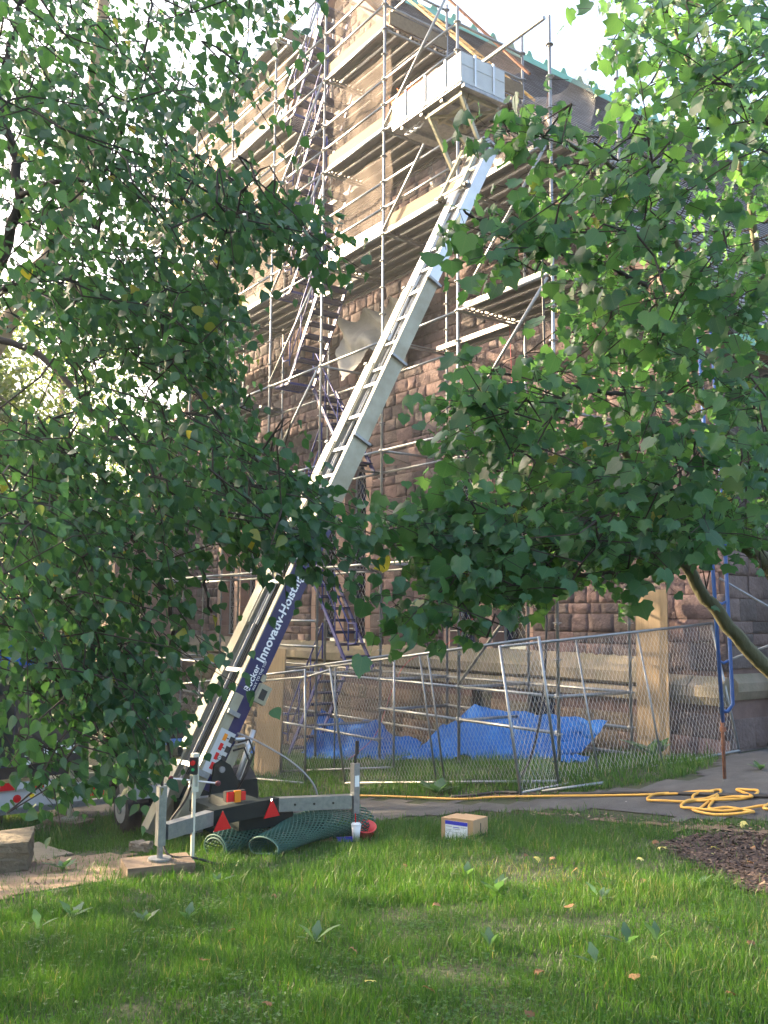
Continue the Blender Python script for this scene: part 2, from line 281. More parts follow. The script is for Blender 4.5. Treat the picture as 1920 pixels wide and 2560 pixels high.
BIRCH_SPRAYS=[(690,-823,439,711,-788,420),(699,-785,460,706,-748,450),(868,-890,371,866,-854,364),(750,-821,509,764,-799,481),(635,-862,547,640,-818,522),(678,-861,385,709,-837,395),(819,-897,432,848,-858,416),(673,-849,513,690,-822,482),(663,-813,567,692,-769,553),(847,-907,377,873,-859,356),(621,-852,452,660,-823,428),(647,-875,438,683,-833,418),(709,-888,475,715,-852,457),(852,-913,420,840,-856,407),(628,-860,585,642,-833,540),(841,-893,393,869,-858,380),(729,-809,519,744,-785,506),(784,-890,393,781,-865,342),(754,-869,406,768,-813,393),(715,-792,496,733,-782,476),(761,-821,468,793,-834,448),(763,-801,423,772,-790,418),(709,-811,455,720,-765,433),(713,-807,505,707,-765,485),(673,-832,527,713,-803,517),(825,-859,386,853,-836,352),(719,-814,450,737,-782,425),(720,-823,503,745,-810,484),(804,-907,423,822,-871,403),(729,-863,422,734,-824,431),(677,-848,543,697,-812,515),(780,-882,433,765,-881,380),(830,-861,428,861,-854,378),(781,-851,380,798,-821,359),(745,-797,378,780,-784,395),(819,-889,402,846,-874,376),(881,-872,354,868,-841,334),(646,-852,559,636,-817,532),(701,-824,446,729,-794,443),(752,-880,435,759,-838,411),(731,-901,469,761,-864,445),(689,-842,463,728,-822,426),(663,-851,496,690,-805,482),(799,-842,419,834,-843,409),(742,-844,430,774,-840,419),(661,-853,437,686,-831,396),(736,-786,385,746,-769,381),(804,-861,454,835,-825,443),(721,-854,499,742,-832,486),(675,-823,443,684,-784,432),(657,-815,497,686,-784,472),(729,-840,400,757,-824,366),(723,-865,405,755,-849,395),(847,-868,374,869,-844,361),(679,-823,535,697,-792,498),(621,-865,551,646,-851,530),(808,-888,406,857,-866,395),(743,-847,403,753,-836,372),(818,-908,415,867,-899,396),(790,-830,421,802,-798,396),(822,-886,358,831,-854,343),(733,-874,467,776,-849,458),(670,-811,490,682,-773,486),(828,-867,377,850,-835,358),(781,-874,417,814,-865,402),(638,-842,468,647,-825,441),(860,-862,406,883,-851,367),(842,-898,430,858,-869,411),(836,-918,399,837,-882,380),(616,-867,564,646,-851,560),(722,-874,490,766,-839,485),(720,-863,516,760,-869,483),(807,-877,367,821,-846,360),(803,-843,378,820,-820,367),(849,-881,413,872,-857,396),(825,-903,414,851,-865,380),(752,-829,428,747,-811,382),(730,-793,420,756,-772,425),(693,-881,498,713,-839,473),(863,-897,429,864,-848,419),(779,-873,447,773,-869,399),(844,-861,381,877,-833,342),(805,-839,460,833,-831,449),(658,-799,463,656,-825,415),(647,-841,563,666,-800,558),(825,-843,415,857,-828,404),(784,-897,413,822,-858,423),(839,-872,410,849,-846,389),(811,-856,363,852,-833,343),(701,-788,456,734,-779,440),(857,-901,406,861,-864,380),(659,-798,521,684,-775,488),(747,-806,476,772,-813,446),(766,-889,491,779,-883,435),(815,-882,374,866,-885,345),(704,-793,464,719,-759,420),(718,-871,381,740,-838,366),(632,-859,466,663,-826,441),(773,-856,397,802,-831,384),(646,-848,459,664,-820,457),(660,-806,437,695,-801,410),(797,-865,363,803,-833,360),(707,-887,445,718,-845,424),(714,-828,435,720,-789,425),(712,-784,472,668,-762,445),(825,-883,444,833,-851,432),(680,-803,438,731,-779,426),(852,-873,372,860,-842,345),(772,-890,414,759,-865,395),(814,-855,388,816,-815,376),(774,-840,371,814,-815,363),(669,-840,519,674,-835,475),(816,-883,370,862,-888,360),(839,-887,349,840,-861,331),(862,-868,390,892,-853,385),(741,-877,374,761,-848,356),(770,-821,415,795,-781,401),(744,-809,448,763,-779,407),(677,-848,424,678,-796,400),(741,-880,377,767,-862,397),(757,-872,457,771,-830,456),(633,-867,501,656,-846,491),(755,-817,384,750,-785,377),(775,-880,429,816,-881,394),(630,-860,495,630,-825,472),(719,-864,449,749,-828,439),(677,-867,456,709,-824,447),(716,-853,455,745,-826,432),(745,-898,435,795,-875,417),(679,-851,445,730,-822,458),(643,-850,541,669,-817,530),(843,-874,374,832,-847,336),(843,-909,389,843,-871,379),(686,-865,424,692,-818,411),(790,-866,384,826,-865,390),(824,-840,471,843,-816,458),(842,-826,458,874,-805,454),(888,-840,436,908,-829,410),(812,-818,472,841,-809,454),(865,-848,427,889,-811,443),(866,-859,441,875,-829,426),(836,-843,458,853,-804,441),(842,-836,460,868,-804,436),(826,-824,465,852,-802,457),(771,-806,461,806,-801,460),(863,-826,426,887,-844,387),(831,-835,416,841,-823,378),(787,-813,459,804,-781,453),(880,-851,408,871,-815,391),(768,-815,457,794,-792,452),(771,-806,507,795,-785,457),(843,-828,374,860,-811,370),(873,-837,350,895,-819,346),(827,-821,363,835,-806,365),(882,-845,355,889,-834,344),(822,-803,379,829,-799,374),(845,-833,367,866,-822,356),(847,-828,346,875,-836,337),(837,-818,388,832,-803,367),(839,-833,367,867,-820,356),(810,-811,385,840,-819,338),(864,-845,378,863,-815,362),(839,-822,381,830,-800,374),(850,-832,371,857,-818,356),(819,-816,378,825,-804,369),(858,-840,372,879,-819,359),(818,-809,390,832,-782,379),(814,-806,374,840,-824,362),(857,-831,379,863,-812,361),(811,-806,393,838,-806,370),(877,-842,369,886,-838,324),(894,-838,360,893,-810,342),(892,-843,367,883,-813,341),(856,-821,370,875,-787,362),(876,-840,359,877,-797,347),(881,-826,373,888,-805,335),(863,-829,361,884,-801,355),(896,-841,345,902,-802,341),(863,-824,365,890,-810,345),(886,-830,362,862,-795,364),(664,-772,362,644,-725,349),(802,-841,344,806,-803,330),(690,-821,383,717,-822,365),(809,-827,337,823,-808,314),(808,-812,326,804,-796,324),(717,-845,370,748,-795,361),(765,-819,370,771,-781,355),(802,-897,339,836,-850,341),(810,-826,324,818,-803,318),(696,-772,358,720,-755,354),(844,-874,329,861,-839,322),(787,-835,349,801,-797,320),(798,-815,328,814,-803,318),(783,-866,354,813,-858,329),(642,-776,406,674,-744,399),(722,-778,377,716,-754,340),(666,-796,397,706,-799,390),(702,-819,371,707,-784,344),(843,-880,334,857,-843,315),(799,-809,372,800,-792,350),(815,-816,343,821,-805,330),(756,-810,343,750,-804,335),(685,-801,356,722,-762,354),(694,-846,364,734,-843,343),(748,-777,362,757,-770,358),(735,-778,353,757,-804,341),(686,-809,362,691,-801,358),(644,-738,385,667,-736,361),(788,-860,352,801,-828,331),(782,-831,330,792,-787,310),(722,-840,382,743,-805,366),(676,-772,386,664,-747,368),(869,-843,313,881,-833,323),(699,-862,355,731,-877,362),(728,-847,383,761,-846,351),(782,-865,323,792,-850,317),(761,-869,367,786,-833,333),(827,-869,346,847,-849,329),(802,-876,341,854,-882,317),(680,-765,390,671,-729,374),(739,-894,353,757,-853,341),(743,-853,363,760,-828,350),(819,-804,360,846,-835,334),(749,-834,337,756,-823,333),(766,-859,346,798,-846,332),(726,-816,370,769,-809,331),(803,-835,365,812,-820,317),(679,-836,377,692,-806,359),(773,-850,331,811,-815,328),(641,-827,369,689,-819,355),(690,-825,364,707,-796,355),(633,-774,387,628,-767,374),(658,-819,397,690,-786,360),(712,-823,359,733,-797,346),(694,-779,378,701,-749,335),(852,-844,334,880,-859,312),(741,-803,381,729,-781,342),(701,-807,381,718,-789,345),(726,-884,365,763,-863,348),(780,-809,359,806,-806,339),(685,-765,408,707,-745,379),(636,-775,383,632,-743,374),(823,-832,345,841,-813,343),(761,-870,363,760,-822,345),(812,-810,346,841,-817,308),(667,-858,389,699,-834,367),(729,-832,362,726,-784,336),(821,-849,334,860,-831,322),(625,-826,398,606,-796,387),(688,-833,376,684,-801,357),(732,-869,354,743,-834,334),(594,-842,414,588,-813,385),(751,-828,369,785,-793,356),(789,-860,350,807,-822,335),(684,-742,402,679,-738,363),(666,-775,405,670,-745,373),(614,-757,394,655,-755,370),(698,-812,400,715,-784,350),(708,-835,341,715,-826,336),(819,-844,350,843,-821,330),(785,-819,332,826,-825,317),(849,-848,319,854,-823,312),(758,-871,364,745,-839,345),(807,-869,335,814,-854,317),(724,-780,344,753,-771,331),(733,-832,368,772,-822,357),(680,-848,353,734,-834,344),(701,-839,363,728,-817,345),(720,-769,387,735,-760,385),(648,-832,398,679,-793,383),(774,-837,378,753,-789,354),(687,-811,391,719,-770,394),(632,-799,379,629,-783,371),(685,-774,362,720,-772,342),(698,-793,394,743,-762,377),(743,-805,369,766,-821,342),(814,-820,342,845,-833,323),(714,-773,370,737,-760,360),(694,-795,397,726,-777,361),(754,-844,332,757,-837,327),(799,-819,356,812,-801,343),(829,-880,353,808,-840,329),(738,-839,333,751,-843,322),(848,-847,327,821,-819,338),(839,-903,343,838,-867,318),(797,-838,295,791,-806,281),(720,-850,286,752,-849,270),(834,-838,315,857,-816,273),(647,-841,312,648,-784,314),(798,-890,295,813,-852,274),(832,-810,303,844,-809,299),(711,-782,309,748,-775,281),(609,-855,309,640,-828,291),(757,-833,299,780,-793,274),(800,-878,290,772,-852,281),(778,-813,281,811,-793,266),(716,-798,327,757,-812,309),(811,-890,284,847,-853,281),(804,-812,308,785,-783,260),(687,-861,283,723,-832,276),(728,-803,316,743,-764,311),(836,-871,297,844,-843,277),(804,-899,261,831,-877,255),(821,-875,292,859,-846,263),(639,-845,321,656,-812,307),(744,-794,317,762,-761,299),(643,-805,313,686,-779,290),(713,-820,321,742,-806,312),(741,-849,278,749,-820,259),(723,-823,301,764,-815,301),(762,-827,316,781,-801,301),(689,-819,298,699,-792,276),(790,-895,286,804,-851,253),(838,-849,283,864,-851,255),(802,-823,273,815,-794,267),(707,-808,319,735,-778,286),(696,-793,340,703,-777,307),(722,-782,314,749,-766,292),(779,-851,304,831,-845,279),(708,-862,320,722,-830,287),(708,-763,301,745,-737,290),(784,-817,279,810,-787,279),(675,-783,310,701,-762,288),(624,-851,315,646,-809,292),(676,-825,289,695,-792,280),(767,-842,323,738,-858,276),(760,-863,282,806,-848,287),(680,-860,324,702,-842,291),(786,-820,303,786,-777,294),(777,-864,277,802,-831,269),(795,-820,299,804,-776,281),(688,-752,307,712,-736,290),(634,-864,290,661,-815,271),(777,-873,298,809,-867,287),(830,-839,292,864,-805,268),(781,-863,279,792,-846,256),(711,-867,301,747,-840,282),(781,-879,296,801,-854,271),(820,-861,297,848,-837,287),(691,-825,289,713,-806,273),(667,-786,291,714,-761,281),(808,-886,289,815,-841,269),(697,-852,286,728,-831,269),(797,-872,294,808,-852,265),(681,-806,284,728,-781,272),(651,-831,316,685,-798,314),(817,-873,264,866,-850,259),(681,-821,305,702,-791,293),(785,-820,305,810,-848,267),(848,-868,299,879,-822,278),(840,-877,308,848,-844,268),(793,-879,292,825,-838,267),(769,-782,294,811,-794,284),(812,-867,286,814,-841,258),(725,-781,315,755,-763,310),(797,-847,275,810,-813,267),(810,-842,320,809,-792,297),(686,-828,297,724,-794,283),(801,-794,277,760,-773,281),(784,-839,323,812,-818,287),(789,-876,267,770,-825,263),(749,-798,317,768,-774,299),(790,-817,304,803,-778,270),(848,-865,283,870,-834,271),(721,-800,329,730,-777,289),(825,-884,271,815,-853,264),(781,-802,310,799,-788,307),(839,-812,302,841,-806,298),(813,-830,292,852,-808,267),(735,-813,330,760,-797,287),(669,-803,343,697,-772,310),(662,-876,281,651,-818,275),(676,-812,284,700,-791,279),(812,-895,278,812,-876,242),(727,-885,305,777,-865,282),(762,-795,332,765,-770,290),(743,-863,281,780,-826,257),(636,-811,293,666,-802,282),(805,-796,294,763,-795,275),(660,-843,279,717,-828,275),(809,-811,318,790,-784,309),(740,-799,301,767,-765,282),(757,-862,301,753,-850,260),(812,-785,271,845,-774,270),(806,-804,294,846,-783,276),(866,-823,261,863,-794,281),(824,-808,286,862,-774,261),(832,-788,301,819,-791,255),(843,-822,271,855,-769,270),(871,-832,279,885,-816,246),(827,-803,282,830,-763,273),(868,-846,288,875,-797,267),(846,-829,282,884,-789,262),(862,-820,269,897,-797,255),(853,-813,268,888,-806,265),(681,-858,218,694,-822,202),(845,-896,268,850,-880,234),(797,-883,243,839,-871,260),(714,-834,200,751,-804,188),(783,-882,205,820,-857,187),(684,-874,269,697,-822,256),(815,-883,236,839,-861,220),(770,-863,260,812,-871,242),(737,-851,196,742,-820,183),(858,-897,237,858,-859,257),(684,-841,253,716,-815,212),(755,-879,192,738,-845,194),(837,-875,248,839,-862,236),(853,-899,234,843,-868,202),(852,-900,252,854,-865,215),(836,-870,236,848,-863,228),(823,-899,266,850,-851,249),(759,-863,235,755,-829,220),(852,-906,261,865,-863,250),(664,-851,246,700,-821,248),(822,-863,217,827,-840,209),(783,-893,278,798,-856,237),(722,-832,255,729,-821,247),(808,-859,231,831,-847,204),(780,-881,255,796,-871,225),(807,-866,220,854,-851,205),(673,-852,204,688,-828,180),(746,-857,276,759,-822,252),(783,-860,206,803,-829,203),(796,-877,200,798,-862,192),(843,-881,258,846,-862,243),(772,-852,220,808,-824,209),(703,-875,234,724,-839,195),(703,-839,218,693,-811,200),(724,-833,228,726,-807,201),(821,-904,264,818,-866,241),(700,-840,280,714,-818,251),(701,-850,256,720,-819,220),(790,-892,233,822,-876,211),(827,-883,231,849,-885,187),(729,-885,276,728,-850,249),(834,-898,247,855,-883,219),(722,-850,247,744,-825,213),(788,-864,263,803,-847,237),(709,-870,241,710,-825,229),(793,-850,222,802,-853,182),(802,-881,241,829,-861,219),(697,-841,218,719,-806,214),(768,-897,223,782,-856,211),(817,-870,226,820,-845,214),(676,-846,237,694,-806,197),(817,-871,217,834,-840,201),(829,-872,204,852,-853,186),(730,-829,261,741,-825,257),(846,-877,230,861,-868,230),(767,-855,250,800,-846,239),(731,-846,200,726,-797,181),(676,-874,272,687,-829,275),(680,-863,279,703,-848,254),(780,-897,212,810,-861,203),(757,-874,238,782,-846,212),(770,-881,234,776,-837,226),(762,-850,244,780,-841,231),(793,-856,219,836,-862,205),(809,-869,243,826,-858,232),(701,-874,251,711,-841,244),(845,-893,230,841,-863,227),(708,-852,263,706,-820,243),(790,-863,195,771,-827,202),(776,-890,237,803,-865,205),(782,-856,267,829,-857,235),(769,-893,246,795,-865,223),(723,-868,272,758,-842,263),(673,-818,200,708,-794,166),(840,-881,209,828,-842,202),(726,-851,237,733,-824,230),(700,-832,265,749,-831,242),(689,-829,217,703,-811,186),(696,-829,283,734,-805,249),(787,-855,261,817,-856,234),(706,-826,204,712,-803,164),(833,-899,225,843,-857,207),(703,-823,245,708,-815,234),(700,-839,272,719,-855,244),(819,-880,268,851,-836,244),(665,-820,210,683,-837,187),(727,-844,257,737,-827,248),(828,-894,239,872,-882,213),(791,-874,243,818,-857,221),(794,-898,233,802,-857,192),(668,-831,210,702,-786,215),(794,-885,208,811,-840,189),(759,-843,257,707,-827,267),(817,-865,226,811,-837,193),(750,-849,222,741,-820,185),(816,-898,253,830,-874,230),(799,-783,279,832,-794,251),(837,-847,268,863,-847,238),(857,-832,274,850,-811,246),(772,-802,283,779,-808,250),(806,-866,254,829,-824,244),(831,-840,262,847,-855,246),(840,-825,274,878,-812,251),(824,-800,265,838,-780,257),(861,-849,265,830,-803,247),(849,-862,244,842,-831,237),(782,-799,272,795,-778,249),(829,-813,262,835,-793,250),(858,-844,256,851,-818,246),(785,-808,266,828,-808,256),(810,-796,273,818,-766,257),(847,-820,257,850,-801,249),(829,-847,241,860,-804,255),(856,-819,262,862,-807,249),(882,-825,257,891,-820,249),(770,-852,267,781,-805,264),(782,-853,265,800,-816,253),(761,-847,277,793,-807,247),(855,-852,270,891,-814,252),(812,-835,275,817,-804,254),(800,-789,274,794,-762,260),(853,-816,248,859,-813,241),(835,-810,257,843,-798,250),(775,-830,237,826,-819,244),(854,-811,271,898,-795,234),(893,-829,247,880,-796,253),(888,-848,269,889,-801,235),(878,-828,260,897,-801,239),(871,-822,253,911,-800,255),(873,-837,257,904,-797,244),(849,-832,255,895,-795,250),(884,-842,257,885,-798,249),(879,-820,281,870,-810,231),(823,-858,230,841,-824,211),(843,-866,238,833,-838,219),(813,-856,242,841,-824,200),(785,-859,236,819,-811,230),(845,-866,220,881,-828,207),(788,-850,241,829,-835,219),(841,-857,246,847,-822,211),(825,-842,243,817,-843,212),(847,-872,233,866,-828,217),(816,-839,205,836,-834,194),(835,-865,217,847,-843,184),(865,-881,210,866,-847,198),(807,-854,201,819,-836,172),(805,-832,196,828,-832,184),(811,-836,174,816,-840,164),(846,-869,209,869,-854,193),(818,-854,196,825,-833,193),(803,-850,200,808,-823,191),(821,-849,211,806,-832,171),(818,-848,194,819,-831,185),(838,-859,204,852,-842,194),(860,-858,196,872,-852,185),(797,-839,198,819,-827,193),(813,-842,197,818,-830,196),(835,-868,201,849,-845,190),(811,-834,222,822,-844,172),(833,-856,212,858,-851,210),(848,-857,195,861,-848,181),(792,-836,183,799,-836,171),(852,-852,204,865,-850,203),(780,-833,207,821,-839,186),(843,-859,208,871,-859,186),(842,-852,217,861,-847,198),(820,-862,197,852,-842,196),(817,-865,192,829,-836,172),(822,-861,186,853,-848,177),(840,-873,199,819,-837,186),(805,-856,185,812,-829,174),(822,-841,198,828,-831,191),(793,-874,180,800,-857,164),(840,-889,179,851,-857,179),(813,-868,180,818,-835,182),(833,-868,189,856,-850,175),(840,-878,177,847,-874,166),(831,-886,164,834,-859,175),(815,-896,196,831,-875,173),(860,-874,187,862,-853,176),(818,-871,174,826,-863,165),(814,-896,188,841,-875,172),(796,-863,174,804,-848,165),(806,-878,185,799,-846,164),(790,-869,180,789,-845,162)]
MAPLE_SPRAYS=[(919,-677,479,914,-701,468),(950,-675,450,941,-705,447),(863,-633,463,886,-652,444),(963,-701,407,969,-727,385),(923,-600,499,924,-643,495),(871,-625,532,893,-598,515),(925,-575,498,918,-612,477),(932,-611,450,918,-643,426),(907,-647,457,901,-668,441),(951,-634,448,936,-662,442),(876,-609,527,877,-641,516),(924,-601,477,929,-623,463),(908,-551,454,898,-566,475),(995,-684,416,972,-715,403),(913,-580,472,879,-603,481),(897,-569,466,911,-601,444),(862,-611,517,854,-617,515),(899,-655,496,893,-681,489),(856,-561,529,840,-588,508),(961,-677,401,961,-719,407),(991,-699,435,959,-709,426),(870,-547,481,864,-581,493),(984,-666,428,950,-691,444),(859,-538,543,879,-575,552),(896,-617,436,885,-653,436),(891,-546,464,872,-584,453),(976,-662,402,971,-697,382),(943,-675,448,985,-669,444),(894,-638,498,866,-644,481),(916,-658,454,944,-654,429),(903,-666,487,919,-681,458),(973,-699,398,958,-735,416),(913,-560,466,889,-579,456),(955,-690,459,938,-706,441),(947,-642,447,953,-670,425),(925,-620,450,893,-632,437),(972,-684,396,946,-709,388),(917,-598,469,919,-626,451),(916,-594,511,914,-621,507),(896,-597,478,880,-614,468),(888,-622,518,905,-632,498),(920,-640,477,894,-671,465),(916,-667,418,891,-676,422),(911,-670,427,920,-688,448),(846,-620,507,874,-619,517),(890,-638,476,918,-650,442),(899,-544,465,916,-580,461),(915,-625,468,892,-611,469),(949,-726,353,908,-710,355),(975,-681,362,990,-706,382),(911,-660,366,907,-686,367),(945,-711,383,947,-738,360),(930,-701,396,933,-724,377),(937,-714,382,919,-725,357),(978,-712,370,944,-717,356),(967,-678,356,959,-714,340),(879,-591,410,854,-588,400),(899,-655,419,872,-672,423),(938,-703,373,964,-705,368),(851,-660,402,855,-673,407),(935,-597,397,909,-590,421),(907,-661,411,892,-689,406),(882,-525,412,868,-560,436),(890,-602,387,859,-579,389),(962,-691,358,940,-695,331),(949,-705,384,943,-729,352),(860,-604,395,836,-619,396),(925,-611,394,907,-634,396),(905,-691,403,900,-716,397),(942,-713,358,963,-746,337),(950,-629,390,950,-655,387),(905,-594,390,888,-612,381),(843,-614,378,827,-616,406),(834,-615,400,844,-651,397),(903,-559,394,909,-598,388),(867,-663,411,876,-688,390),(909,-534,454,874,-553,441),(913,-653,415,894,-681,397),(974,-663,381,963,-688,390),(914,-685,379,899,-720,372),(942,-700,364,906,-702,350),(854,-547,423,885,-558,447),(894,-542,436,892,-563,457),(838,-623,440,813,-632,409),(948,-724,388,939,-750,360),(915,-599,370,879,-601,384),(858,-585,399,824,-603,403),(871,-595,421,893,-594,447),(945,-741,350,920,-753,351),(940,-667,371,924,-702,361),(854,-551,402,853,-591,401),(854,-606,431,844,-630,423),(869,-547,460,859,-567,432),(937,-636,422,910,-649,401),(927,-676,373,931,-713,351),(914,-559,452,905,-582,436),(907,-655,401,907,-680,382),(942,-713,376,914,-728,365),(917,-735,393,916,-767,391),(932,-723,394,904,-748,395),(934,-739,400,902,-739,395),(930,-740,387,922,-768,386),(929,-745,349,931,-783,335),(920,-743,344,912,-769,351),(941,-748,363,917,-770,339),(901,-733,368,922,-755,361),(907,-728,377,922,-760,351),(921,-739,347,912,-775,357),(911,-604,356,918,-625,327),(902,-639,337,920,-660,343),(946,-632,359,913,-655,346),(866,-563,387,832,-565,366),(851,-572,373,868,-612,369),(863,-563,372,870,-572,401),(909,-590,379,904,-620,358),(929,-690,325,938,-701,349),(842,-607,374,831,-631,364),(942,-649,339,946,-680,345),(940,-657,354,962,-666,325),(943,-668,335,966,-695,313),(874,-669,366,873,-684,354),(959,-724,328,937,-739,321),(867,-650,349,891,-676,331),(862,-629,375,865,-659,360),(963,-670,343,961,-697,328),(864,-661,349,883,-641,350),(868,-598,393,849,-633,374),(899,-643,370,902,-661,339),(845,-600,404,831,-611,374),(890,-618,366,929,-630,367),(839,-585,389,859,-594,377),(964,-656,349,946,-672,331),(872,-638,343,866,-670,345),(864,-637,377,849,-657,374),(934,-653,320,921,-680,332),(864,-626,359,846,-655,350),(902,-698,328,936,-710,338),(923,-680,348,898,-708,354),(848,-543,382,829,-581,382),(842,-593,394,814,-616,381),(876,-507,390,868,-541,366),(950,-662,333,954,-703,333),(926,-703,341,915,-725,338),(836,-556,378,828,-577,360),(967,-633,335,932,-651,314),(845,-622,369,857,-593,388),(909,-679,333,944,-690,316),(883,-569,364,855,-594,363),(957,-658,298,953,-685,297),(906,-747,304,887,-724,303),(917,-619,319,904,-646,330),(897,-642,318,915,-620,329),(967,-691,300,928,-705,286),(893,-718,293,879,-743,299),(854,-685,313,849,-694,287),(863,-637,312,826,-647,307),(878,-719,312,880,-743,304),(824,-653,353,819,-674,339),(894,-736,310,870,-733,300),(881,-628,327,860,-665,326),(877,-628,331,848,-662,332),(873,-694,305,867,-721,308),(929,-740,298,925,-769,300),(814,-614,319,798,-649,323),(869,-681,303,849,-699,306),(961,-675,288,977,-714,283),(919,-743,283,895,-756,294),(954,-679,287,931,-697,291),(865,-574,325,838,-580,335),(918,-582,338,878,-595,321),(939,-638,299,933,-661,317),(824,-635,348,841,-628,330),(861,-662,324,843,-702,314),(943,-649,285,947,-658,308),(907,-593,321,916,-630,323),(834,-608,322,816,-642,305),(827,-650,312,830,-682,300),(858,-598,346,841,-620,336),(912,-554,308,885,-580,308),(926,-670,280,933,-703,304),(919,-645,340,892,-654,313),(934,-742,295,916,-765,293),(911,-687,323,887,-701,322),(903,-609,326,941,-589,323),(929,-694,336,894,-700,312),(869,-595,315,867,-620,323),(945,-610,306,924,-640,285),(896,-700,301,891,-727,302),(911,-723,314,945,-716,300),(928,-705,298,908,-733,312),(872,-607,349,861,-628,314),(948,-641,309,941,-666,308),(909,-668,297,892,-696,294),(858,-629,332,858,-629,362),(932,-753,288,909,-780,296),(889,-741,307,892,-770,291),(899,-746,307,909,-765,282),(916,-751,280,927,-783,305),(927,-759,292,905,-773,283),(898,-742,308,890,-759,285),(819,-648,308,790,-649,280),(844,-681,275,849,-699,296),(880,-665,270,885,-688,285),(848,-627,289,833,-650,286),(892,-700,272,895,-727,292),(877,-636,295,862,-657,290),(822,-685,296,818,-700,290),(783,-654,296,778,-670,296),(889,-663,299,883,-698,283),(877,-567,302,903,-577,283),(962,-640,285,944,-660,285),(855,-605,303,861,-632,281),(880,-671,285,851,-662,265),(907,-672,291,892,-695,289),(893,-709,278,899,-736,287),(899,-736,285,882,-744,283),(897,-569,286,883,-589,271),(933,-726,272,917,-760,251),(923,-708,280,905,-740,268),(942,-708,299,935,-715,271),(889,-537,308,881,-571,303),(975,-685,267,954,-707,277),(899,-690,287,877,-706,282),(858,-545,316,849,-572,313),(820,-687,287,814,-693,294),(927,-631,284,952,-630,282),(938,-687,269,941,-709,301),(820,-601,327,805,-634,303),(928,-630,291,913,-646,266),(938,-611,268,924,-625,288),(835,-605,299,824,-636,283),(954,-681,274,958,-724,273),(889,-536,308,888,-574,296),(838,-609,272,844,-614,296),(891,-682,276,873,-715,274),(888,-643,281,863,-667,289),(843,-691,269,823,-704,281),(915,-649,286,897,-671,287),(947,-703,275,939,-732,251),(866,-554,300,852,-581,288),(934,-672,269,899,-687,272),(948,-707,268,940,-736,271),(837,-702,292,876,-716,294),(863,-593,280,839,-607,283),(900,-746,258,879,-769,263),(884,-727,267,880,-746,246),(888,-739,252,874,-761,254),(896,-740,265,877,-752,253),(904,-767,244,905,-799,257),(894,-746,233,898,-765,274),(912,-749,258,909,-780,265),(903,-764,256,895,-790,253),(900,-751,262,892,-790,258),(886,-730,258,861,-759,253),(871,-751,263,897,-768,249),(914,-758,260,881,-779,254),(887,-736,245,908,-771,239),(897,-692,253,876,-716,242),(914,-762,239,913,-782,236),(890,-694,267,860,-719,263),(861,-656,257,876,-686,253),(847,-663,269,887,-677,268),(874,-703,249,842,-717,241),(881,-724,235,861,-737,241),(905,-712,252,903,-751,244),(926,-736,235,910,-770,233),(874,-703,261,870,-721,242),(914,-741,255,894,-770,256),(900,-729,274,895,-705,255),(909,-702,260,886,-712,253),(934,-730,251,905,-754,245),(894,-769,240,892,-739,245),(895,-704,243,878,-726,241),(946,-752,251,903,-764,246),(871,-693,268,867,-706,247),(915,-753,263,917,-757,235),(872,-712,244,880,-744,247),(911,-736,236,890,-759,232),(858,-690,253,844,-721,255),(913,-756,237,897,-763,243),(911,-713,259,896,-735,253),(877,-700,256,881,-726,244),(933,-726,259,907,-743,255),(931,-753,235,902,-756,229),(850,-678,235,858,-689,233),(897,-685,269,872,-704,240),(912,-726,233,883,-750,230),(896,-690,266,871,-722,268),(919,-750,248,900,-781,252),(938,-742,243,908,-770,250),(888,-754,232,902,-782,219),(908,-771,236,905,-793,218),(914,-761,219,891,-781,224),(924,-763,223,905,-795,233),(869,-633,232,849,-652,252),(900,-687,250,916,-729,249),(936,-674,268,928,-697,244),(871,-643,250,865,-664,270),(914,-606,245,905,-594,278),(914,-684,273,903,-712,266),(950,-712,240,937,-732,247),(932,-642,282,924,-649,258),(909,-621,269,883,-641,275),(899,-695,265,919,-666,270),(889,-661,246,880,-661,241),(978,-681,248,951,-710,254),(918,-614,257,917,-649,261),(901,-579,265,905,-605,265),(908,-579,277,898,-606,268),(872,-665,247,887,-693,256),(968,-660,266,969,-694,252),(896,-668,252,857,-691,247),(922,-599,264,919,-623,282),(923,-670,271,930,-698,244),(894,-652,267,855,-656,273),(882,-629,256,855,-658,248),(877,-645,264,882,-634,251),(875,-646,268,866,-667,250),(934,-667,251,913,-702,244),(931,-706,257,901,-725,247),(867,-658,258,881,-679,247),(918,-653,259,928,-688,255),(940,-713,259,936,-743,256),(939,-653,276,933,-645,257),(897,-675,274,900,-699,257),(891,-637,253,890,-679,251),(917,-586,285,898,-592,268),(937,-612,266,922,-623,257),(872,-639,280,866,-658,257),(869,-645,251,881,-672,261),(905,-598,270,903,-629,271),(902,-639,255,899,-655,248),(879,-639,251,874,-673,262),(926,-661,237,940,-690,266),(926,-685,263,936,-707,252),(934,-678,246,948,-706,263),(917,-671,271,895,-685,260),(942,-681,257,962,-719,252)]
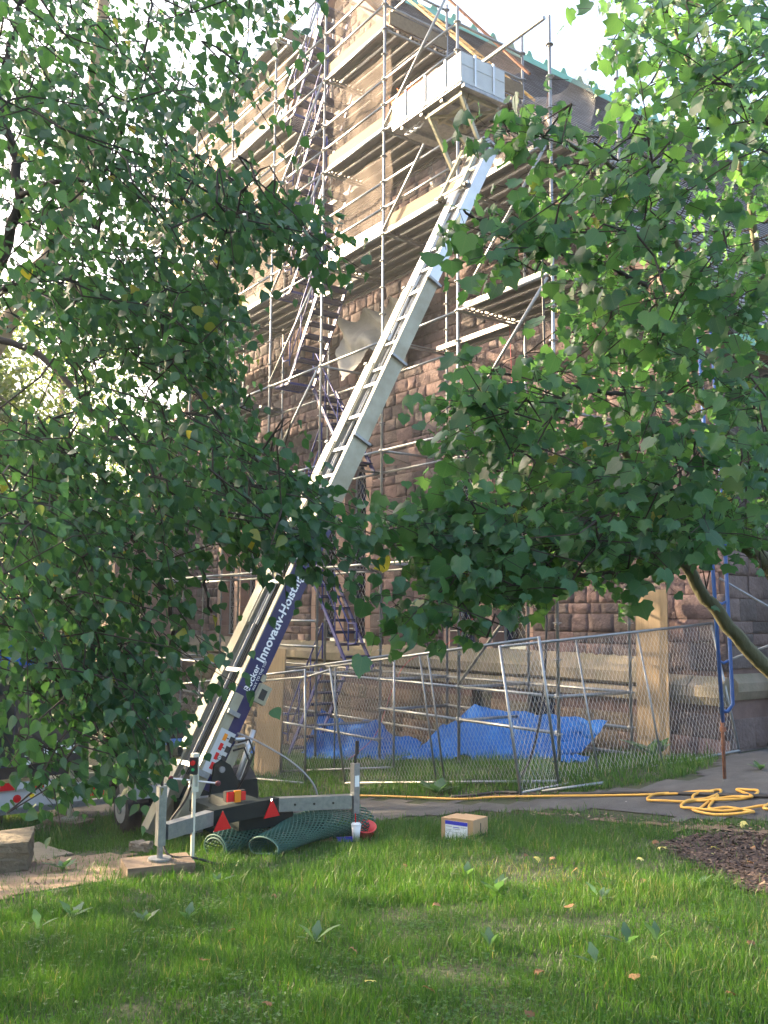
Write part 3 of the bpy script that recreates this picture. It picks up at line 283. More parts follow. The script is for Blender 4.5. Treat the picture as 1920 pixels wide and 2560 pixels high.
BIRCH_LIMBS=[[(682,-875,365,3.2),(704,-867,392,2.6),(720,-866,411,2.4),(721,-869,431,1.9),(719,-875,452,1.5),(724,-874,479,1.2),(731,-870,508,1)],
 [(720,-866,411,1.5),(736,-861,411,1.2),(754,-854,410,1.1),(772,-844,403,1),(789,-836,395,0.9),(820,-825,383,0.7),(851,-814,370,0.5),(879,-807,358,0.3)],
 [(623,-859,389,2),(649,-843,403,1.8),(669,-832,404,1.6),(688,-821,389,1.4),(716,-811,367,1.2),(753,-805,337,1),(779,-800,316,0.8),(813,-800,293,0.6),(838,-797,277,0.5),(862,-795,266,0.3)],
 [(622,-858,375,2),(661,-834,355,1.7),(702,-823,323,1.4),(741,-814,293,1.1),(764,-812,273,0.9),(799,-811,249,0.7),(819,-813,227,0.5)],
 [(701,-871,299,1.8),(726,-852,290,1.6),(748,-836,278,1.4),(776,-826,253,1.1),(801,-821,225,0.8),(815,-830,197,0.6),(834,-834,177,0.4)],
 [(760,-882,251,1.3),(779,-869,232,1),(803,-865,201,0.8),(819,-858,192,0.6),(843,-856,180,0.4)],
 [(698,-825,399,0.9),(726,-827,431,0.8),(775,-833,457,0.6),(782,-831,493,0.5)],
 [(399,-825,386,7.5),(436,-801,438,6.5),(459,-792,469,6),(474,-778,499,5.5),(491,-766,559,5),(497,-766,603,4.5),(510,-764,690,4)]]
MAPLE_LIMBS=[[(896,-540,176,3.9),(886,-559,202,3.6),(876,-579,226,3.2),(868,-592,246,2.8),(862,-606,268,2.3),(857,-617,294,2.4),(861,-633,314,1.8)],
 [(914,-559,228,4.6),(905,-576,244,4.2),(896,-592,260,3.6),(884,-610,270,2.6),(879,-635,277,1.8),(879,-653,282,1.5),(880,-685,277,1.2),(887,-725,266,0.9),(888,-757,257,0.6),(893,-783,249,0.4)],
 [(890,-536,284,3),(881,-552,302,2.6),(869,-572,325,2),(866,-581,345,1.6),(869,-596,358,1.3),(874,-625,360,0.9)],
 [(872,-589,338,1.4),(871,-622,328,1.2),(878,-663,322,1),(886,-703,319,0.7),(895,-741,315,0.4)],
 [(909,-555,342,3),(897,-574,359,2.5),(886,-593,379,2),(882,-621,402,1.5),(889,-648,408,1.1),(900,-684,410,0.8),(908,-724,405,0.6),(917,-761,394,0.4)],
 [(900,-658,363,1.1),(896,-681,369,1),(899,-711,366,0.8),(903,-739,363,0.6),(909,-766,364,0.4)],
 [(918,-563,448,2.2),(906,-581,460,1.8),(894,-602,474,1.5),(894,-620,485,1.1),(891,-628,504,0.8)],
 [(866,-522,402,2.4),(867,-529,444,2.1),(865,-538,473,1.7),(861,-550,505,1.3)],
 [(883,-658,244,1),(886,-688,243,0.9),(894,-728,238,0.7),(897,-756,229,0.5),(905,-778,220,0.3)],
 [(868,-615,267,1.8),(873,-658,256,1.3),(880,-699,252,1),(889,-736,243,0.7),(896,-759,234,0.5)]]

# ================================================================ THE CHURCH
YW = 2.10; XC = -6.95; XR, XL = 3.42, -17.3; ZR = 18.35; SLOPE = 1.12
def rake(x): return ZR - .35 - abs(x - XC) * SLOPE
church = thing('church', 'brown sandstone church with lancet windows and slate roof behind the scaffold', 'church', (XC, YW, 0))
LIGHTS = [c + d for c in (-11.83, -6.69, -1.69) for d in (-.615, .615)]
# stones: 16 rock-faced shapes, each scaled to its place
def stone_verts(n=4):
    xs = np.linspace(-.5, .5, n + 1); V = []
    for j in range(n + 1):
        for i in range(n + 1):
            e = i in (0, n) or j in (0, n)
            V.append((xs[i] + (0 if i in (0, n) else rng.normal(0, .04)), -(.5 + rng.uniform(-.35, .15) if e else .62 + rng.uniform(-.45, .5)), xs[j] + (0 if j in (0, n) else rng.normal(0, .04))))
    b = len(V); ring = [i for i in range(n)] + [n + (n + 1) * j for j in range(n)] + [(n + 1) * n + n - i for i in range(n)] + [(n + 1) * (n - j) for j in range(n)]
    for k in ring: V.append((V[k][0], 1.0, V[k][2]))
    F = []
    for j in range(n):
        for i in range(n):
            a = j * (n + 1) + i; F.append((a, a + 1, a + n + 2, a + n + 1))
    m_ = len(ring)
    for k in range(m_): F.append((ring[(k + 1) % m_], ring[k], b + k, b + (k + 1) % m_))
    return np.array(V), np.array(F)
SHAPES = [stone_verts() for _ in range(16)]
def stone_mesh(k, m, tint, axis):
    V, F = SHAPES[k]
    if axis == 'x': V = np.stack([-V[:, 1], V[:, 0], V[:, 2]], 1)
    return fast_mesh('stone', V, F.ravel(), 4, m, np.full(len(F), tint))
STONE_LIB = {}
def place_stones(lst, m, key, parent, limit, score, axis='y'):
    """lst of (centre x, y, z, width, height, relief): the largest in view as parts, the rest one joined part"""
    lst = sorted(lst, key=lambda s_: -score(s_)); one, rest = lst[:limit], lst[limit:]
    for (x, y, z, wd, ht, rl) in one:
        k, t = random.randrange(16), random.randrange(8)
        if (key, k, t) not in STONE_LIB: STONE_LIB[(key, k, t)] = stone_mesh(k, m, (t + .5) / 8, axis)
        o = link('stone', STONE_LIB[(key, k, t)], parent, loc=(x, y, z)); o.scale = (wd, rl, ht) if axis == 'y' else (rl, wd, ht)
    if rest:
        Vs, Fs, Ts, b = [], [], [], 0
        for (x, y, z, wd, ht, rl) in rest:
            V, F = SHAPES[random.randrange(16)]
            if axis == 'x': V = np.stack([-V[:, 1], V[:, 0], V[:, 2]], 1); sc = (rl, wd, ht)
            else: sc = (wd, rl, ht)
            Vs.append(V * sc + (x, y, z)); Fs.append(F + b); Ts.append(np.full(len(F), random.random())); b += len(V)
        link('stones', fast_mesh('stones', np.concatenate(Vs), np.concatenate(Fs).ravel(), 4, m, np.concatenate(Ts)), parent, kind='stuff')
def courses(x0, x1, z0, ztop, y, hr, wr, blocked, relief):
    out = []; z = z0
    while z < ztop(x0, x1):
        h = random.uniform(*hr); x = x0 + random.uniform(-.2, 0); split = random.random() < .25
        while x < x1:
            wd = random.uniform(*wr) * (1.25 if random.random() < .2 else 1)
            a, b = max(x, x0), min(x + wd, x1)
            for (bx0, bx1, bz0, bz1) in blocked:
                if z + h > bz0 + .02 and z < bz1 - .02:
                    if a < bx0 < b: b = bx0
                    elif bx0 <= a < bx1: a = bx1; b = max(b, a + .02); x = a - wd + .5; b = min(a + .5, x1)
            if b - a > .1 and z + h < min(ztop(a, a), ztop(b, b)):
                rl = random.uniform(*relief); c = (a + b) / 2
                if split and h > .3 and random.random() < .5:
                    for q in (0, 1): out.append((c, y, z + h * (.25 + .5 * q), b - a - .012, h / 2 - .012, rl * .8))
                else: out.append((c, y, z + h / 2, b - a - .012, h - .012, rl))
            x = max(x + wd, b)
        z += h
    return out
def seen(s_):
    d = (s_[0] - 11.4) ** 2 + (s_[1] + 9.66) ** 2 + (s_[2] - 2.2) ** 2; v = s_[3] * s_[4] / d
    if s_[2] > 8.9: v *= .15
    if s_[0] < -10.5: v *= .2
    if s_[0] > -2.4 and 2.2 < s_[2] < 6.3: v *= .3
    return v
blocks = [(c - 1.25, c + 1.25, 1.3, 6.05) for c in (-11.83, -6.69, -1.69)]
wall_st = courses(XL, 2.35, 1.66, lambda a, b: max(rake(a), rake(b), rake(min(max(XC, a), b))), YW, (.15, .33), (.22, .56), blocks, (.03, .065))
place_stones(wall_st, M['stone'], 'wall', church, 170, seen)
# mortar backing of the gable, with pointed openings left for the lights
HW, ZS, ZA = .43, 5.15, 6.0       # half width of the splayed opening, springing, apex
def arch(c, hw, z0, zs, za, n=7):
    """pointed-arch outline from bottom left round to bottom right"""
    L_ = [(c - hw, z0), (c - hw, zs)]
    for k in range(1, n): t = k / n; L_.append((c - hw * math.cos(t * PI / 2) ** 1.15, zs + (za - zs) * math.sin(t * PI / 2) ** .9 if t < 1 else za))
    L_.append((c, za)); return L_ + [(2 * c - x, z) for x, z in reversed(L_[:-1])]
b = MB(); edges = [XL] + [e for c in (-11.83, -6.69, -1.69) for e in (c - 1.23, c + 1.23)] + [XR - .03]
yb = YW - .006
for i in range(0, len(edges), 2): b.quad((edges[i], yb, -1.5), (edges[i + 1], yb, -1.5), (edges[i + 1], yb, 6.3), (edges[i], yb, 6.3))
for c in (-11.83, -6.69, -1.69): b.quad((c - 1.23, yb, -1.5), (c + 1.23, yb, -1.5), (c + 1.23, yb, 1.4), (c - 1.23, yb, 1.4))
b.poly([(XL, yb, 6.3), (XR - .03, yb, 6.3), (XR - .03, yb, rake(XR)), (XC, yb, ZR - .35), (XL, yb, rake(XL))])
b.build('mortar_backing', M['mortar'], church)
for c in LIGHTS:
    b = MB(); ar = arch(c, HW, 1.4, ZS, ZA); n = len(ar) // 2
    left = ar[:n + 1]; right = ar[n:]
    for side, xs_ in ((left, c - .615), (list(reversed(right)), c + .615)):
        for (xa, za_), (xb_, zb_) in zip(side[:-1], side[1:]): b.quad((xs_, yb, za_), (xa, yb, za_), (xb_, yb, zb_), (xs_, yb, zb_))
    b.quad((c - .615, yb, ZA), (c + .615, yb, ZA), (c + .615, yb, 6.3), (c - .615, yb, 6.3))
    b.build('spandrel', M['mortar'], church)
spand = []
for c in LIGHTS:
    for z in np.arange(5.35, 6.0, .22):
        t = (z + .11 - ZS) / (ZA - ZS); hw = HW * max(0, 1 - t ** 1.6) + .3
        for a0, a1 in ((c - .61, c - hw), (c + hw, c + .61)):
            if a1 - a0 > .08: spand.append(((a0 + a1) / 2, YW, z + .11, a1 - a0 - .015, .2, .04))
place_stones(spand, M['stone'], 'wall', church, 0, seen)
# jambs and arch stones, dressed smooth, splayed to the glass
YG = 2.40; HG = .42
def jamb_block(sgn, h):
    m = MB(); f, g_ = HW * sgn, HG * sgn; o_ = .612 * sgn
    p = [(o_, YW - .012, 0), (f, YW - .012, 0), (g_, YG, 0), (g_, YG + .1, 0), (o_, YG + .1, 0)]
    if sgn < 0: p.reverse()
    return m.prism([(x, y, .006) for x, y, _ in p], (0, 0, h - .012)).mesh('jamb_stone', M['ashlar'])
JB = {s_: jamb_block(s_, .52) for s_ in (-1, 1)}
for c in LIGHTS:
    for s_ in (-1, 1):
        for k in range(7): link('jamb_stone', JB[s_], church, loc=(c, 0, 1.5 + .52 * k))
        oa = arch(c, HW + .24, 0, ZS, ZA + .33, 8); ia = arch(c, HW, 0, ZS, ZA, 8); ga = arch(c, HG, 0, ZS, ZA - .02, 8); n = len(oa) // 2
        rng_i = range(1, n) if s_ < 0 else range(n, len(oa) - 2)
        for i in rng_i:
            m = MB(); q = lambda P, y, e: ((P[i][0] * (1 - e) + P[i + 1][0] * e), y, P[i][1] * (1 - e) + P[i + 1][1] * e)
            e0, e1 = .02, .98
            m.quad(q(oa, YW - .016, e0), q(oa, YW - .016, e1), q(ia, YW - .016, e1), q(ia, YW - .016, e0))
            m.quad(q(ia, YW - .016, e0), q(ia, YW - .016, e1), q(ga, YG, e1), q(ga, YG, e0))
            m.quad(q(oa, YW - .016, e0), q(oa, YW + .05, e0), q(oa, YW + .05, e1), q(oa, YW - .016, e1))
            m.build('arch_stone', M['ashlar'], church)
    # the glazed light: frame > pane, lattice, saddle bars
    fr = MB(); fa = arch(c, HG + .012, 1.78, ZS, ZA - .02, 8); fb = arch(c, HG - .02, 1.80, ZS, ZA - .05, 8)
    for i in range(len(fa) - 1): fr.quad((fa[i][0], YG - .03, fa[i][1]), (fa[i + 1][0], YG - .03, fa[i + 1][1]), (fb[i + 1][0], YG - .03, fb[i + 1][1]), (fb[i][0], YG - .03, fb[i][1])); fr.quad((fb[i][0], YG - .03, fb[i][1]), (fb[i + 1][0], YG - .03, fb[i + 1][1]), (fb[i + 1][0], YG + .02, fb[i + 1][1]), (fb[i][0], YG + .02, fb[i][1]))
    fr.box((c - HG, YG - .035, 1.775), (c + HG, YG + .02, 1.80)); win = fr.build('window', M['lead'], church)
    MB().poly([(x, YG + .01, z) for x, z in arch(c, HG - .004, 1.79, ZS, ZA - .03, 8)]).build('pane', M['glass'], win)
    la = MB(); top = lambda x: ZS + (ZA - .05 - ZS) * max(0, 1 - (abs(x - c) / HG) ** 1.5) ** .75
    sx_, sz_ = .14, .21
    for d in (-1, 1):
        k = -30
        while k < 60:
            # strands of a diamond lattice, cut to the opening
            pts = []
            for t in np.linspace(0, 1, 9):
                x = c - HG + 2 * HG * t; z = 1.8 + k * sz_ + d * (x - c) * sz_ / sx_
                if 1.8 < z < top(x): pts.append((x, YG - .022, z))
            if len(pts) > 1: la.tube([pts[0], pts[-1]], .0042, 3, False)
            k += 1
    la.build('lattice', M['lead'], win, kind='stuff')
    for z in (2.55, 3.3, 4.05, 4.8): MB().tube([(c - HG, YG - .012, z), (c + HG, YG - .012, z)], .009, 5).build('saddle_bar', M['lead'], win)
# weathered sill course, a lower course and the rough base
for (prof, x0, x1, m, nm, stp) in (([(2.16, 1.72), (2.09, 1.72), (1.86, 1.47), (1.86, 1.31), (1.93, 1.27), (2.16, 1.27)], XL, 2.3, M['sill'], 'sill_stone', 1.15), ([(2.16, 1.24), (1.92, 1.24), (1.86, 1.17), (1.86, 1.06), (2.16, 1.06)], XL, 2.3, M['sill'], 'base_course_stone', 1.4)):
    x = x0
    while x < x1 - .1:
        e = min(x + stp * random.uniform(.8, 1.15), x1); MB().prism([(x + .004, y, z) for y, z in prof], (e - x - .008, 0, 0)).build(nm, m, church); x = e
base_win = [(-1.95, -1.4, .1, 1.02), (-.45, .17, .1, 1.02), (-6.9, -6.45, -.3, .95), (-12.4, -11.9, -.7, .9)]
ba = courses(XL, 2.3, -1.6, lambda a, c: 1.07, 1.95, (.2, .32), (.28, .6), base_win, (.03, .07))
place_stones(ba, M['plinth'], 'base', church, 90, lambda s_: seen(s_) * (1 if s_[2] > G(s_[0], 1.9) else 0))
b = MB(); xs_ = sorted([XL, 2.3] + [v for q in base_win for v in q[:2]])
for i in range(0, len(xs_), 2): b.quad((xs_[i], 1.965, -1.8), (xs_[i + 1], 1.965, -1.8), (xs_[i + 1], 1.965, 1.07), (xs_[i], 1.965, 1.07))
for q in base_win: b.quad((q[0], 1.965, -1.8), (q[1], 1.965, -1.8), (q[1], 1.965, q[2]), (q[0], 1.965, q[2]))
b.build('base_backing', M['mortar'], church)
for q in base_win:
    f = MB().box((q[0], 2.05, q[2]), (q[0] + .05, 2.09, q[3])).box((q[1] - .05, 2.05, q[2]), (q[1], 2.09, q[3])).build('basement_window', M['gdark'], church)
    MB().quad((q[0], 2.08, q[2]), (q[1], 2.08, q[2]), (q[1], 2.08, q[3]), (q[0], 2.08, q[3])).build('pane', M['glass'], f)
# corner pier with larger stones
pier = courses(2.32, XR, -.2, lambda a, c: max(6.4, rake(c)), 2.05, (.3, .42), (.4, .75), [(2.2, 3.6, 1.02, 1.46)], (.04, .08))
place_stones(pier, M['stone'], 'pier', church, 40, lambda s_: 1 if s_[2] < 3.2 else .01 / s_[2])
MB().box((2.31, 2.065, -.6), (XR - .02, 2.105, 6.4)).build('pier_core', M['mortar'], church)
for x in (2.3, 2.87): MB().prism([(x + .004, y, z) for y, z in [(2.1, 1.46), (2.04, 1.46), (1.86, 1.32), (1.86, 1.18), (1.93, 1.06), (2.1, 1.06)]], (.55, 0, 0)).build('sill_stone', M['sill'], church)
# side wall running back from the corner, its courses and downpipe
sw = [(XR + .02, 2.0 + (y - 2.0), z, wd, h, r_) for (y, _, z, wd, h, r_) in courses(2.05, 16, -.2, lambda a, c: 6.2, 0, (.28, .42), (.4, .8), [(1, 17, 1.1, 1.5), (5.6, 6.6, 2.0, 4.6), (8.6, 9.6, 2.0, 4.6), (11.6, 12.6, 2., 4.6)], (.03, .06))]
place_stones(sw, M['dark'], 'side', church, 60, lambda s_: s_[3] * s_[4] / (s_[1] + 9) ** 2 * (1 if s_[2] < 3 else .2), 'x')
b = MB(); b.box((3.0, 2.11, -1), (XR, 17, 6.4)); b.build('side_wall_core', M['mortar'], church)
for y in (6.1, 9.1, 12.1):
    f = MB().box((XR - .02, y - .48, 2.0), (XR + .02, y - .42, 4.6)).box((XR - .02, y + .42, 2.), (XR + .02, y + .48, 4.6)).box((XR - .02, y - .42, 4.54), (XR + .02, y + .42, 4.6)).build('side_window', M['ashlar'], church)
    MB().quad((XR + .006, y - .43, 2.), (XR + .006, y + .43, 2.), (XR + .006, y + .43, 4.55), (XR + .006, y - .43, 4.55)).build('pane', M['glass'], f)
for y in np.arange(2.1, 16, 1.5): MB().prism([(x, y + .004, z) for x, z in [(3.3, 1.5), (3.43, 1.5), (3.54, 1.38), (3.54, 1.26), (3.47, 1.14), (3.3, 1.14)]], (0, 1.49, 0)).build('sill_stone', M['sill'], church)
dp = MB().tube([(3.66, 2.95, .3), (3.66, 2.95, 5.9)], .075, 10).build('downpipe', M['gdark'], church)
MB().tube([(3.66, 2.95, .35), (3.66, 2.95, 1.42)], .1, 10).build('pipe_shoe', M['rust'], dp)
# roof: slate courses, copper ridge with its row of knobs, gutter
b = MB(); nY = 1.9
e_z = lambda x: ZR - abs(x - XC) * SLOPE
b.quad((XC, nY, ZR), (XC, 24, ZR), (XR + .35, 24, e_z(XR + .35)), (XR + .35, nY, e_z(XR + .35)))
b.quad((XC, nY, ZR), (XL - .35, nY, e_z(XL - .35)), (XL - .35, 24, e_z(XL - .35)), (XC, 24, ZR))
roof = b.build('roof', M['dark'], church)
L_ = math.hypot(XR + .35 - XC, (XR + .35 - XC) * SLOPE); dx, dz = (XR + .35 - XC) / L_, -(XR + .35 - XC) * SLOPE / L_; nxn, nzn = -dz, dx
V, F, T = [], [], []; nc = int(L_ / .21)
for i in range(nc):
    u0, u1 = i * .21, i * .21 + .235; y = nY + (.12 if i % 2 else 0)
    while y < 23.9:
        wd = random.uniform(.2, .27); lo = .012 + random.uniform(0, .008); k = len(V)
        for (u, yy, h) in ((u0, y, .004), (u0, y + wd - .006, .004), (u1, y + wd - .006, .004 + lo + .01), (u1, y, .004 + lo + .01)): V.append((XC + dx * u + nxn * h, yy, ZR + dz * u + nzn * h))
        F += [k, k + 1, k + 2, k + 3]; T.append(random.random()); y += wd
link('slates', fast_mesh('slates', V, F, 4, M['slate'], T), roof, kind='stuff')
rc = MB().prism([(XC - .22, nY, ZR - .2), (XC - .07, nY, ZR + .1), (XC, nY, ZR + .17), (XC + .07, nY, ZR + .1), (XC + .24, nY, ZR - .22), (XC, nY, ZR - .02)], (0, 22.1, 0)).build('ridge_cap', M['copper'], roof)
prof = [(.17, 0), (.13, .08), (.095, .13), (.08, .18), (.05, .22), (0, .235)]
kn = MB().prism([(-.03, y, z) for y, z in prof] + [(-.03, -y, z) for y, z in reversed(prof[:-1])], (.06, 0, 0)).mesh('ridge_knob', M['copper'])
for k in range(30): link('ridge_knob', kn, roof, loc=(XC, 2.2 + .71 * k, ZR + .1))
MB().box((XR + .3, nY, e_z(XR + .35) - .18), (XR + .48, 24, e_z(XR + .35) - .04)).build('gutter', M['copper'], church)
# coping along the gable
cp = MB()
x = XL
while x < XR: 
    e = min(x + .9, XR)
    if x < XC < e: e = XC
    MB().hexa([(x, 1.88, rake(x) - .06), (e - .01, 1.88, rake(e - .01) - .06), (e - .01, 2.3, rake(e - .01) - .06), (x, 2.3, rake(x) - .06), (x, 1.88, rake(x) + .22), (e - .01, 1.88, rake(e - .01) + .22), (e - .01, 2.3, rake(e - .01) + .22), (x, 2.3, rake(x) + .22)]).build('coping_stone', M['ashlar'], church); x = e
# stepped buttress at the far end of the gable, catching the sun
MB().prism([(-17.3, .2, -2), (-17.3, .2, 4.2), (-17.3, 1.2, 5.4), (-17.3, 1.2, 7.6), (-17.3, 2.1, 8.6), (-17.3, 2.1, -2)], (1.1, 0, 0)).build('buttress', M['ashlar'], church)

# ================================================================ THE SCAFFOLD
scaf = thing('scaffold', 'galvanised tube scaffold with steel plank decks covering the brown stone gable', 'scaffold', (-6.4, .76, -.6))
PX = [2.13 - 2.13 * k for k in range(9)]; YF, YB = 0.0, 1.52; LZ = [1.19 + 2.03 * k for k in range(8)]; RT_ = .0242
def std(x, y, top):
    z0 = float(G(x, y)) - .03; o = MB().tube([(x, y, z0 + .12), (x, y, top)], RT_, 8).build('standard', M['galv'], scaf, smooth=True)
    r = MB(); z = LZ[0]
    while z > z0 + .3: z -= .5075
    z += .5075
    while z < top - .1: r.tube([(x, y, z - .006), (x, y, z + .006)], .062, 8); r.tube([(x, y, z - .03), (x, y, z - .018)], .032, 8); z += .5075
    r.build('rosette', M['galvd'], o, kind='stuff'); j = MB().tube([(x, y, z0), (x, y, z0 + .3)], .019, 6).box((x - .075, y - .075, z0 - .01), (x + .075, y + .075, z0)).build('base_jack', M['galvd'], o)
for i, x in enumerate(PX):
    std(x, YF, 16.6 if i > 2 else (11.3, 12.65)[i] if i < 2 else 16.6); std(x, YB, 16.6 if i > 2 else (11.5, 12.7, 14.5)[i])
def ledger_mesh(L, axis, m, r=.0242):
    d = (L, 0, 0) if axis == 'x' else (0, L, 0); e = Vector(d).normalized()
    b = MB().tube([e * .05, e * (L - .05)], r, 8)
    for t in (.0, L - .07): b.bar(e * (t + .015), e * (t + .055), .03, .07)
    return b.mesh('ledger' if axis == 'x' else 'transom', m, True)
LM = ledger_mesh(2.13, 'x', M['galv']); LMD = ledger_mesh(2.13, 'x', M['galvd']); TM = ledger_mesh(1.52, 'y', M['galvd'])
def ledger(x, y, z, m=None): link('ledger', m or LM, scaf, loc=(x, y, z))
def transom(x, z): link('transom', TM, scaf, loc=(x, YF, z))
for i, x in enumerate(PX):
    for k, z in enumerate(LZ):
        if i <= 1 and k > 5: continue
        if not (i == 0 and k == 5): transom(x, z)
    if i == 0: continue
    for k, z in enumerate(LZ):
        if i <= 2 and k > 5 or (i == 1 and k > 4): continue
        ledger(x, YF, z); ledger(x, YB, z, LMD)
        if k >= 4 and i != 1: ledger(x, YF, z + .5075); ledger(x, YF, z + 1.015)
    if i <= 2: ledger(x, YF, LZ[0] - .5); ledger(x, YB, LZ[0] - .52, LMD)
    if i in (3, 4): ledger(x, YF, LZ[0] - 1.05, LMD)
    ledger(x, YB, LZ[0] - 1.02 if i > 2 else LZ[0] - .9, LMD)
for i in (1, 2, 3, 4): transom(PX[i], LZ[0] - .52 if i < 3 else LZ[0] - 1.0)
for x, z in ((PX[4], LZ[0] + .5), (PX[4], LZ[0] + 1.0)): ledger(x, YF, z)
def brace(x0, z0, x1, z1, y=YF - .045): MB().tube([(x0, y, z0), (x1, y, z1)], .0242, 8).build('diagonal_brace', M['galv'], scaf, True)
for k in range(1, 7): brace(PX[4] + .06, LZ[k] + .06, PX[3] - .06, LZ[k + 1] - .06)
brace(PX[2] + .05, LZ[4] + .05, PX[1] - .05, LZ[5] - .06); brace(PX[2] + .05, LZ[5] + .05, PX[1] - .1, LZ[6] - .3)
for k in (0, 1, 2, 3): brace(PX[1] + .05, LZ[k] + .05, PX[0] - .06, LZ[k + 1] - .06)
for k in (1, 3, 5): brace(PX[7] + .06, LZ[k] + .06, PX[6] - .06, LZ[k + 1] - .06)
# steel plank: ribbed tray, lips downwards, 2.13 long
def plank_mesh(L=2.11, w=.25):
    pr = [(0, -.085), (.045, -.085), (.045, -.079), (.006, -.072), (.006, -.006), (.10, -.006), (.108, -.03), (.142, -.03), (.15, -.006), (w - .006, -.006), (w - .006, -.072), (w - .045, -.079), (w - .045, -.085), (w, -.085), (w, .006), (0, .006)]
    b = MB().prism([(.01, y, z) for y, z in pr], (L, 0, 0))
    for x in (.0, L - .03):
        for y in (.06, .16): b.box((x, y, -.055), (x + .05, y + .04, .0))
    return b.mesh('steel_plank', M['deck'])
PM = plank_mesh()
def deck(x, z, ys=(.03, .335, .64, .945, 1.25)):
    d = MB().box((x + .02, .1, z + .034), (x + .06, 1.4, z + .045)).build('deck', M['galvd'], scaf)
    for y in ys: link('steel_plank', PM, d, loc=(x, y, z + .11))
for k in (4, 5, 6, 7):
    for i in range((1, 2, 3, 5)[k - 4], len(PX)):
        deck(PX[i], LZ[k], (.945, 1.25) if i == 4 else (.03, .335, .64, .945, 1.25))
deck(PX[1], LZ[3]); deck(PX[2], LZ[3], (1.25,))
for i in (6, 7): deck(PX[i], LZ[3])
def toe(x0, z, y=-.0, L=2.0, m='board', name='toe_board', h=.24): MB().box((x0, y + .035, z + .1), (x0 + L, y + .075, z + .1 + h)).build(name, M[m], scaf)
for k in (4, 5, 6):
    for i in range((2, 2, 3)[k - 4], len(PX)):
        if i == 4 or (k == 4 and i == 3): continue
        toe(PX[i] + .06, LZ[k])
toe(PX[3] + .1, LZ[4], 0, 1.95, 'galv', 'toe_board', .2)
for x, z, L in ((PX[2], LZ[6], 1.4), (PX[1], LZ[5], 1.4), (PX[4], LZ[7], 1.4)): MB().box((x + .04, .06, z + .1), (x + .08, .06 + L, z + .36)).build('toe_board', M['board'], scaf)
# guard rails across the ends, and the corner poles
for x, z in ((PX[2], LZ[6] + .5), (PX[2], LZ[6] + 1.0), (PX[1], LZ[5] + .5), (PX[1], LZ[5] + 1.0)): transom(x, z)
MB().tube([(PX[2] + .5, .9, LZ[6] + .9), (PX[1] + .4, 1.3, LZ[5] + .35)], .03, 6).build('raker_pole', M['rust'], scaf)
MB().tube([(PX[0] - .1, YF, LZ[5] - .02), (PX[1] + .06, .02, LZ[5] - .02)], .035, 8).build('ledger', M['galvd'], scaf)
MB().bar((PX[1] + .3, YB + .1, LZ[3] + 2.6), (PX[1] + .55, YB + .1, LZ[3] + 4.1), .05, .05).build('raker_pole', M['rust'], scaf)

# ---- blue stair flights, landing to landing inside the stair bay
def stair(lab, x0, z0, x1, z1, ya, yb_, rails=True, group='blue stair flights in the scaffold'):
    t = thing('stair_flight', lab, 'stairs', (x0, (ya + yb_) / 2, z0), group); dx_ = x1 - x0
    for y in (ya, yb_):
        s_ = MB().bar((x0, y, z0), (x1, y, z1), .03, .075).build('stringer', M['blue'], t)
        if rails and y == ya:
            h = .9; r = MB().tube([(x0, y, z0 + .35), (x0, y, z0 + h), (x1, y, z1 + h), (x1, y, z1 + .2)], .017, 6)
            r.tube([(x0, y, z0 + h * .55), (x1, y, z1 + h * .55)], .012, 6)
            for q in (.33, .66): r.tube([(x0 + dx_ * q, y, z0 + (z1 - z0) * q), (x0 + dx_ * q, y, z0 + (z1 - z0) * q + h)], .014, 6)
            sgn = 1 if dx_ > 0 else -1; r.tube([(x0, y, z0 + h), (x0 - .28 * sgn, y, z0 + h), (x0 - .3 * sgn, y, z0 + h - .1), (x0 - .3 * sgn, y, z0 + h - .32), (x0 - .25 * sgn, y, z0 + h - .4), (x0, y, z0 + h - .42)], .017, 6)
            r.build('handrail', M['blue'], t, True)
    n = max(3, round((z1 - z0) / .235))
    tm = MB().box((-.11, ya, -.03), (.11, yb_, 0)).box((-.11, ya, -.06), (-.09, yb_, 0)).mesh('tread', M['tread'])
    for k in range(1, n): link('tread', tm, t, loc=(x0 + dx_ * k / n, 0, z0 + (z1 - z0) * k / n))
    return t
def landing(x0, z, ya, yb_, lab):
    t = thing('stair_landing', lab, 'landing', (x0, ya, z), 'perforated stair landings'); MB().box((x0, ya, z - .05), (x0 + .62, ya + .03, z)).box((x0, yb_ - .03, z - .05), (x0 + .62, yb_, z)).box((x0, ya, z - .05), (x0 + .03, yb_, z)).box((x0 + .59, ya, z - .05), (x0 + .62, yb_, z)).build('frame', M['blue'], t)
    g_ = MB()
    for q in np.arange(ya + .04, yb_ - .03, .05): g_.box((x0 + .03, q, z - .02), (x0 + .59, q + .016, z - .004))
    for q in np.arange(x0 + .05, x0 + .58, .07): g_.box((q, ya + .03, z - .026), (q + .012, yb_ - .03, z - .006))
    g_.build('grating', M['tread'], t, kind='stuff')
xa, xb = PX[4] + .15, PX[3] - .1
zg = float(G(-5.9, .5))
stair('lowest blue stair flight, from the grass up to the first ledger behind the fence', -5.75, zg, -4.45, 1.25, .25, .85)
stair('blue stair flight beside the lancet window, one above the lowest', xb, 1.25, xa + .35, LZ[1], .8, 1.4)
stair('blue stair flight hidden mostly behind the cream hoist rail', xa + .5, LZ[1], xb, LZ[2], .1, .7)
stair('blue stair flight crossing the dark wall just under the first landing', xb, LZ[2], xa + .35, LZ[3], .8, 1.4)
stair('blue stair flight rising from the lowest landing to the first plank deck', xa + .5, LZ[3], xb, LZ[4], .12, .74)
stair('blue stair flight between the first and second plank decks', xa + .5, LZ[4], xb, LZ[5], .12, .74)
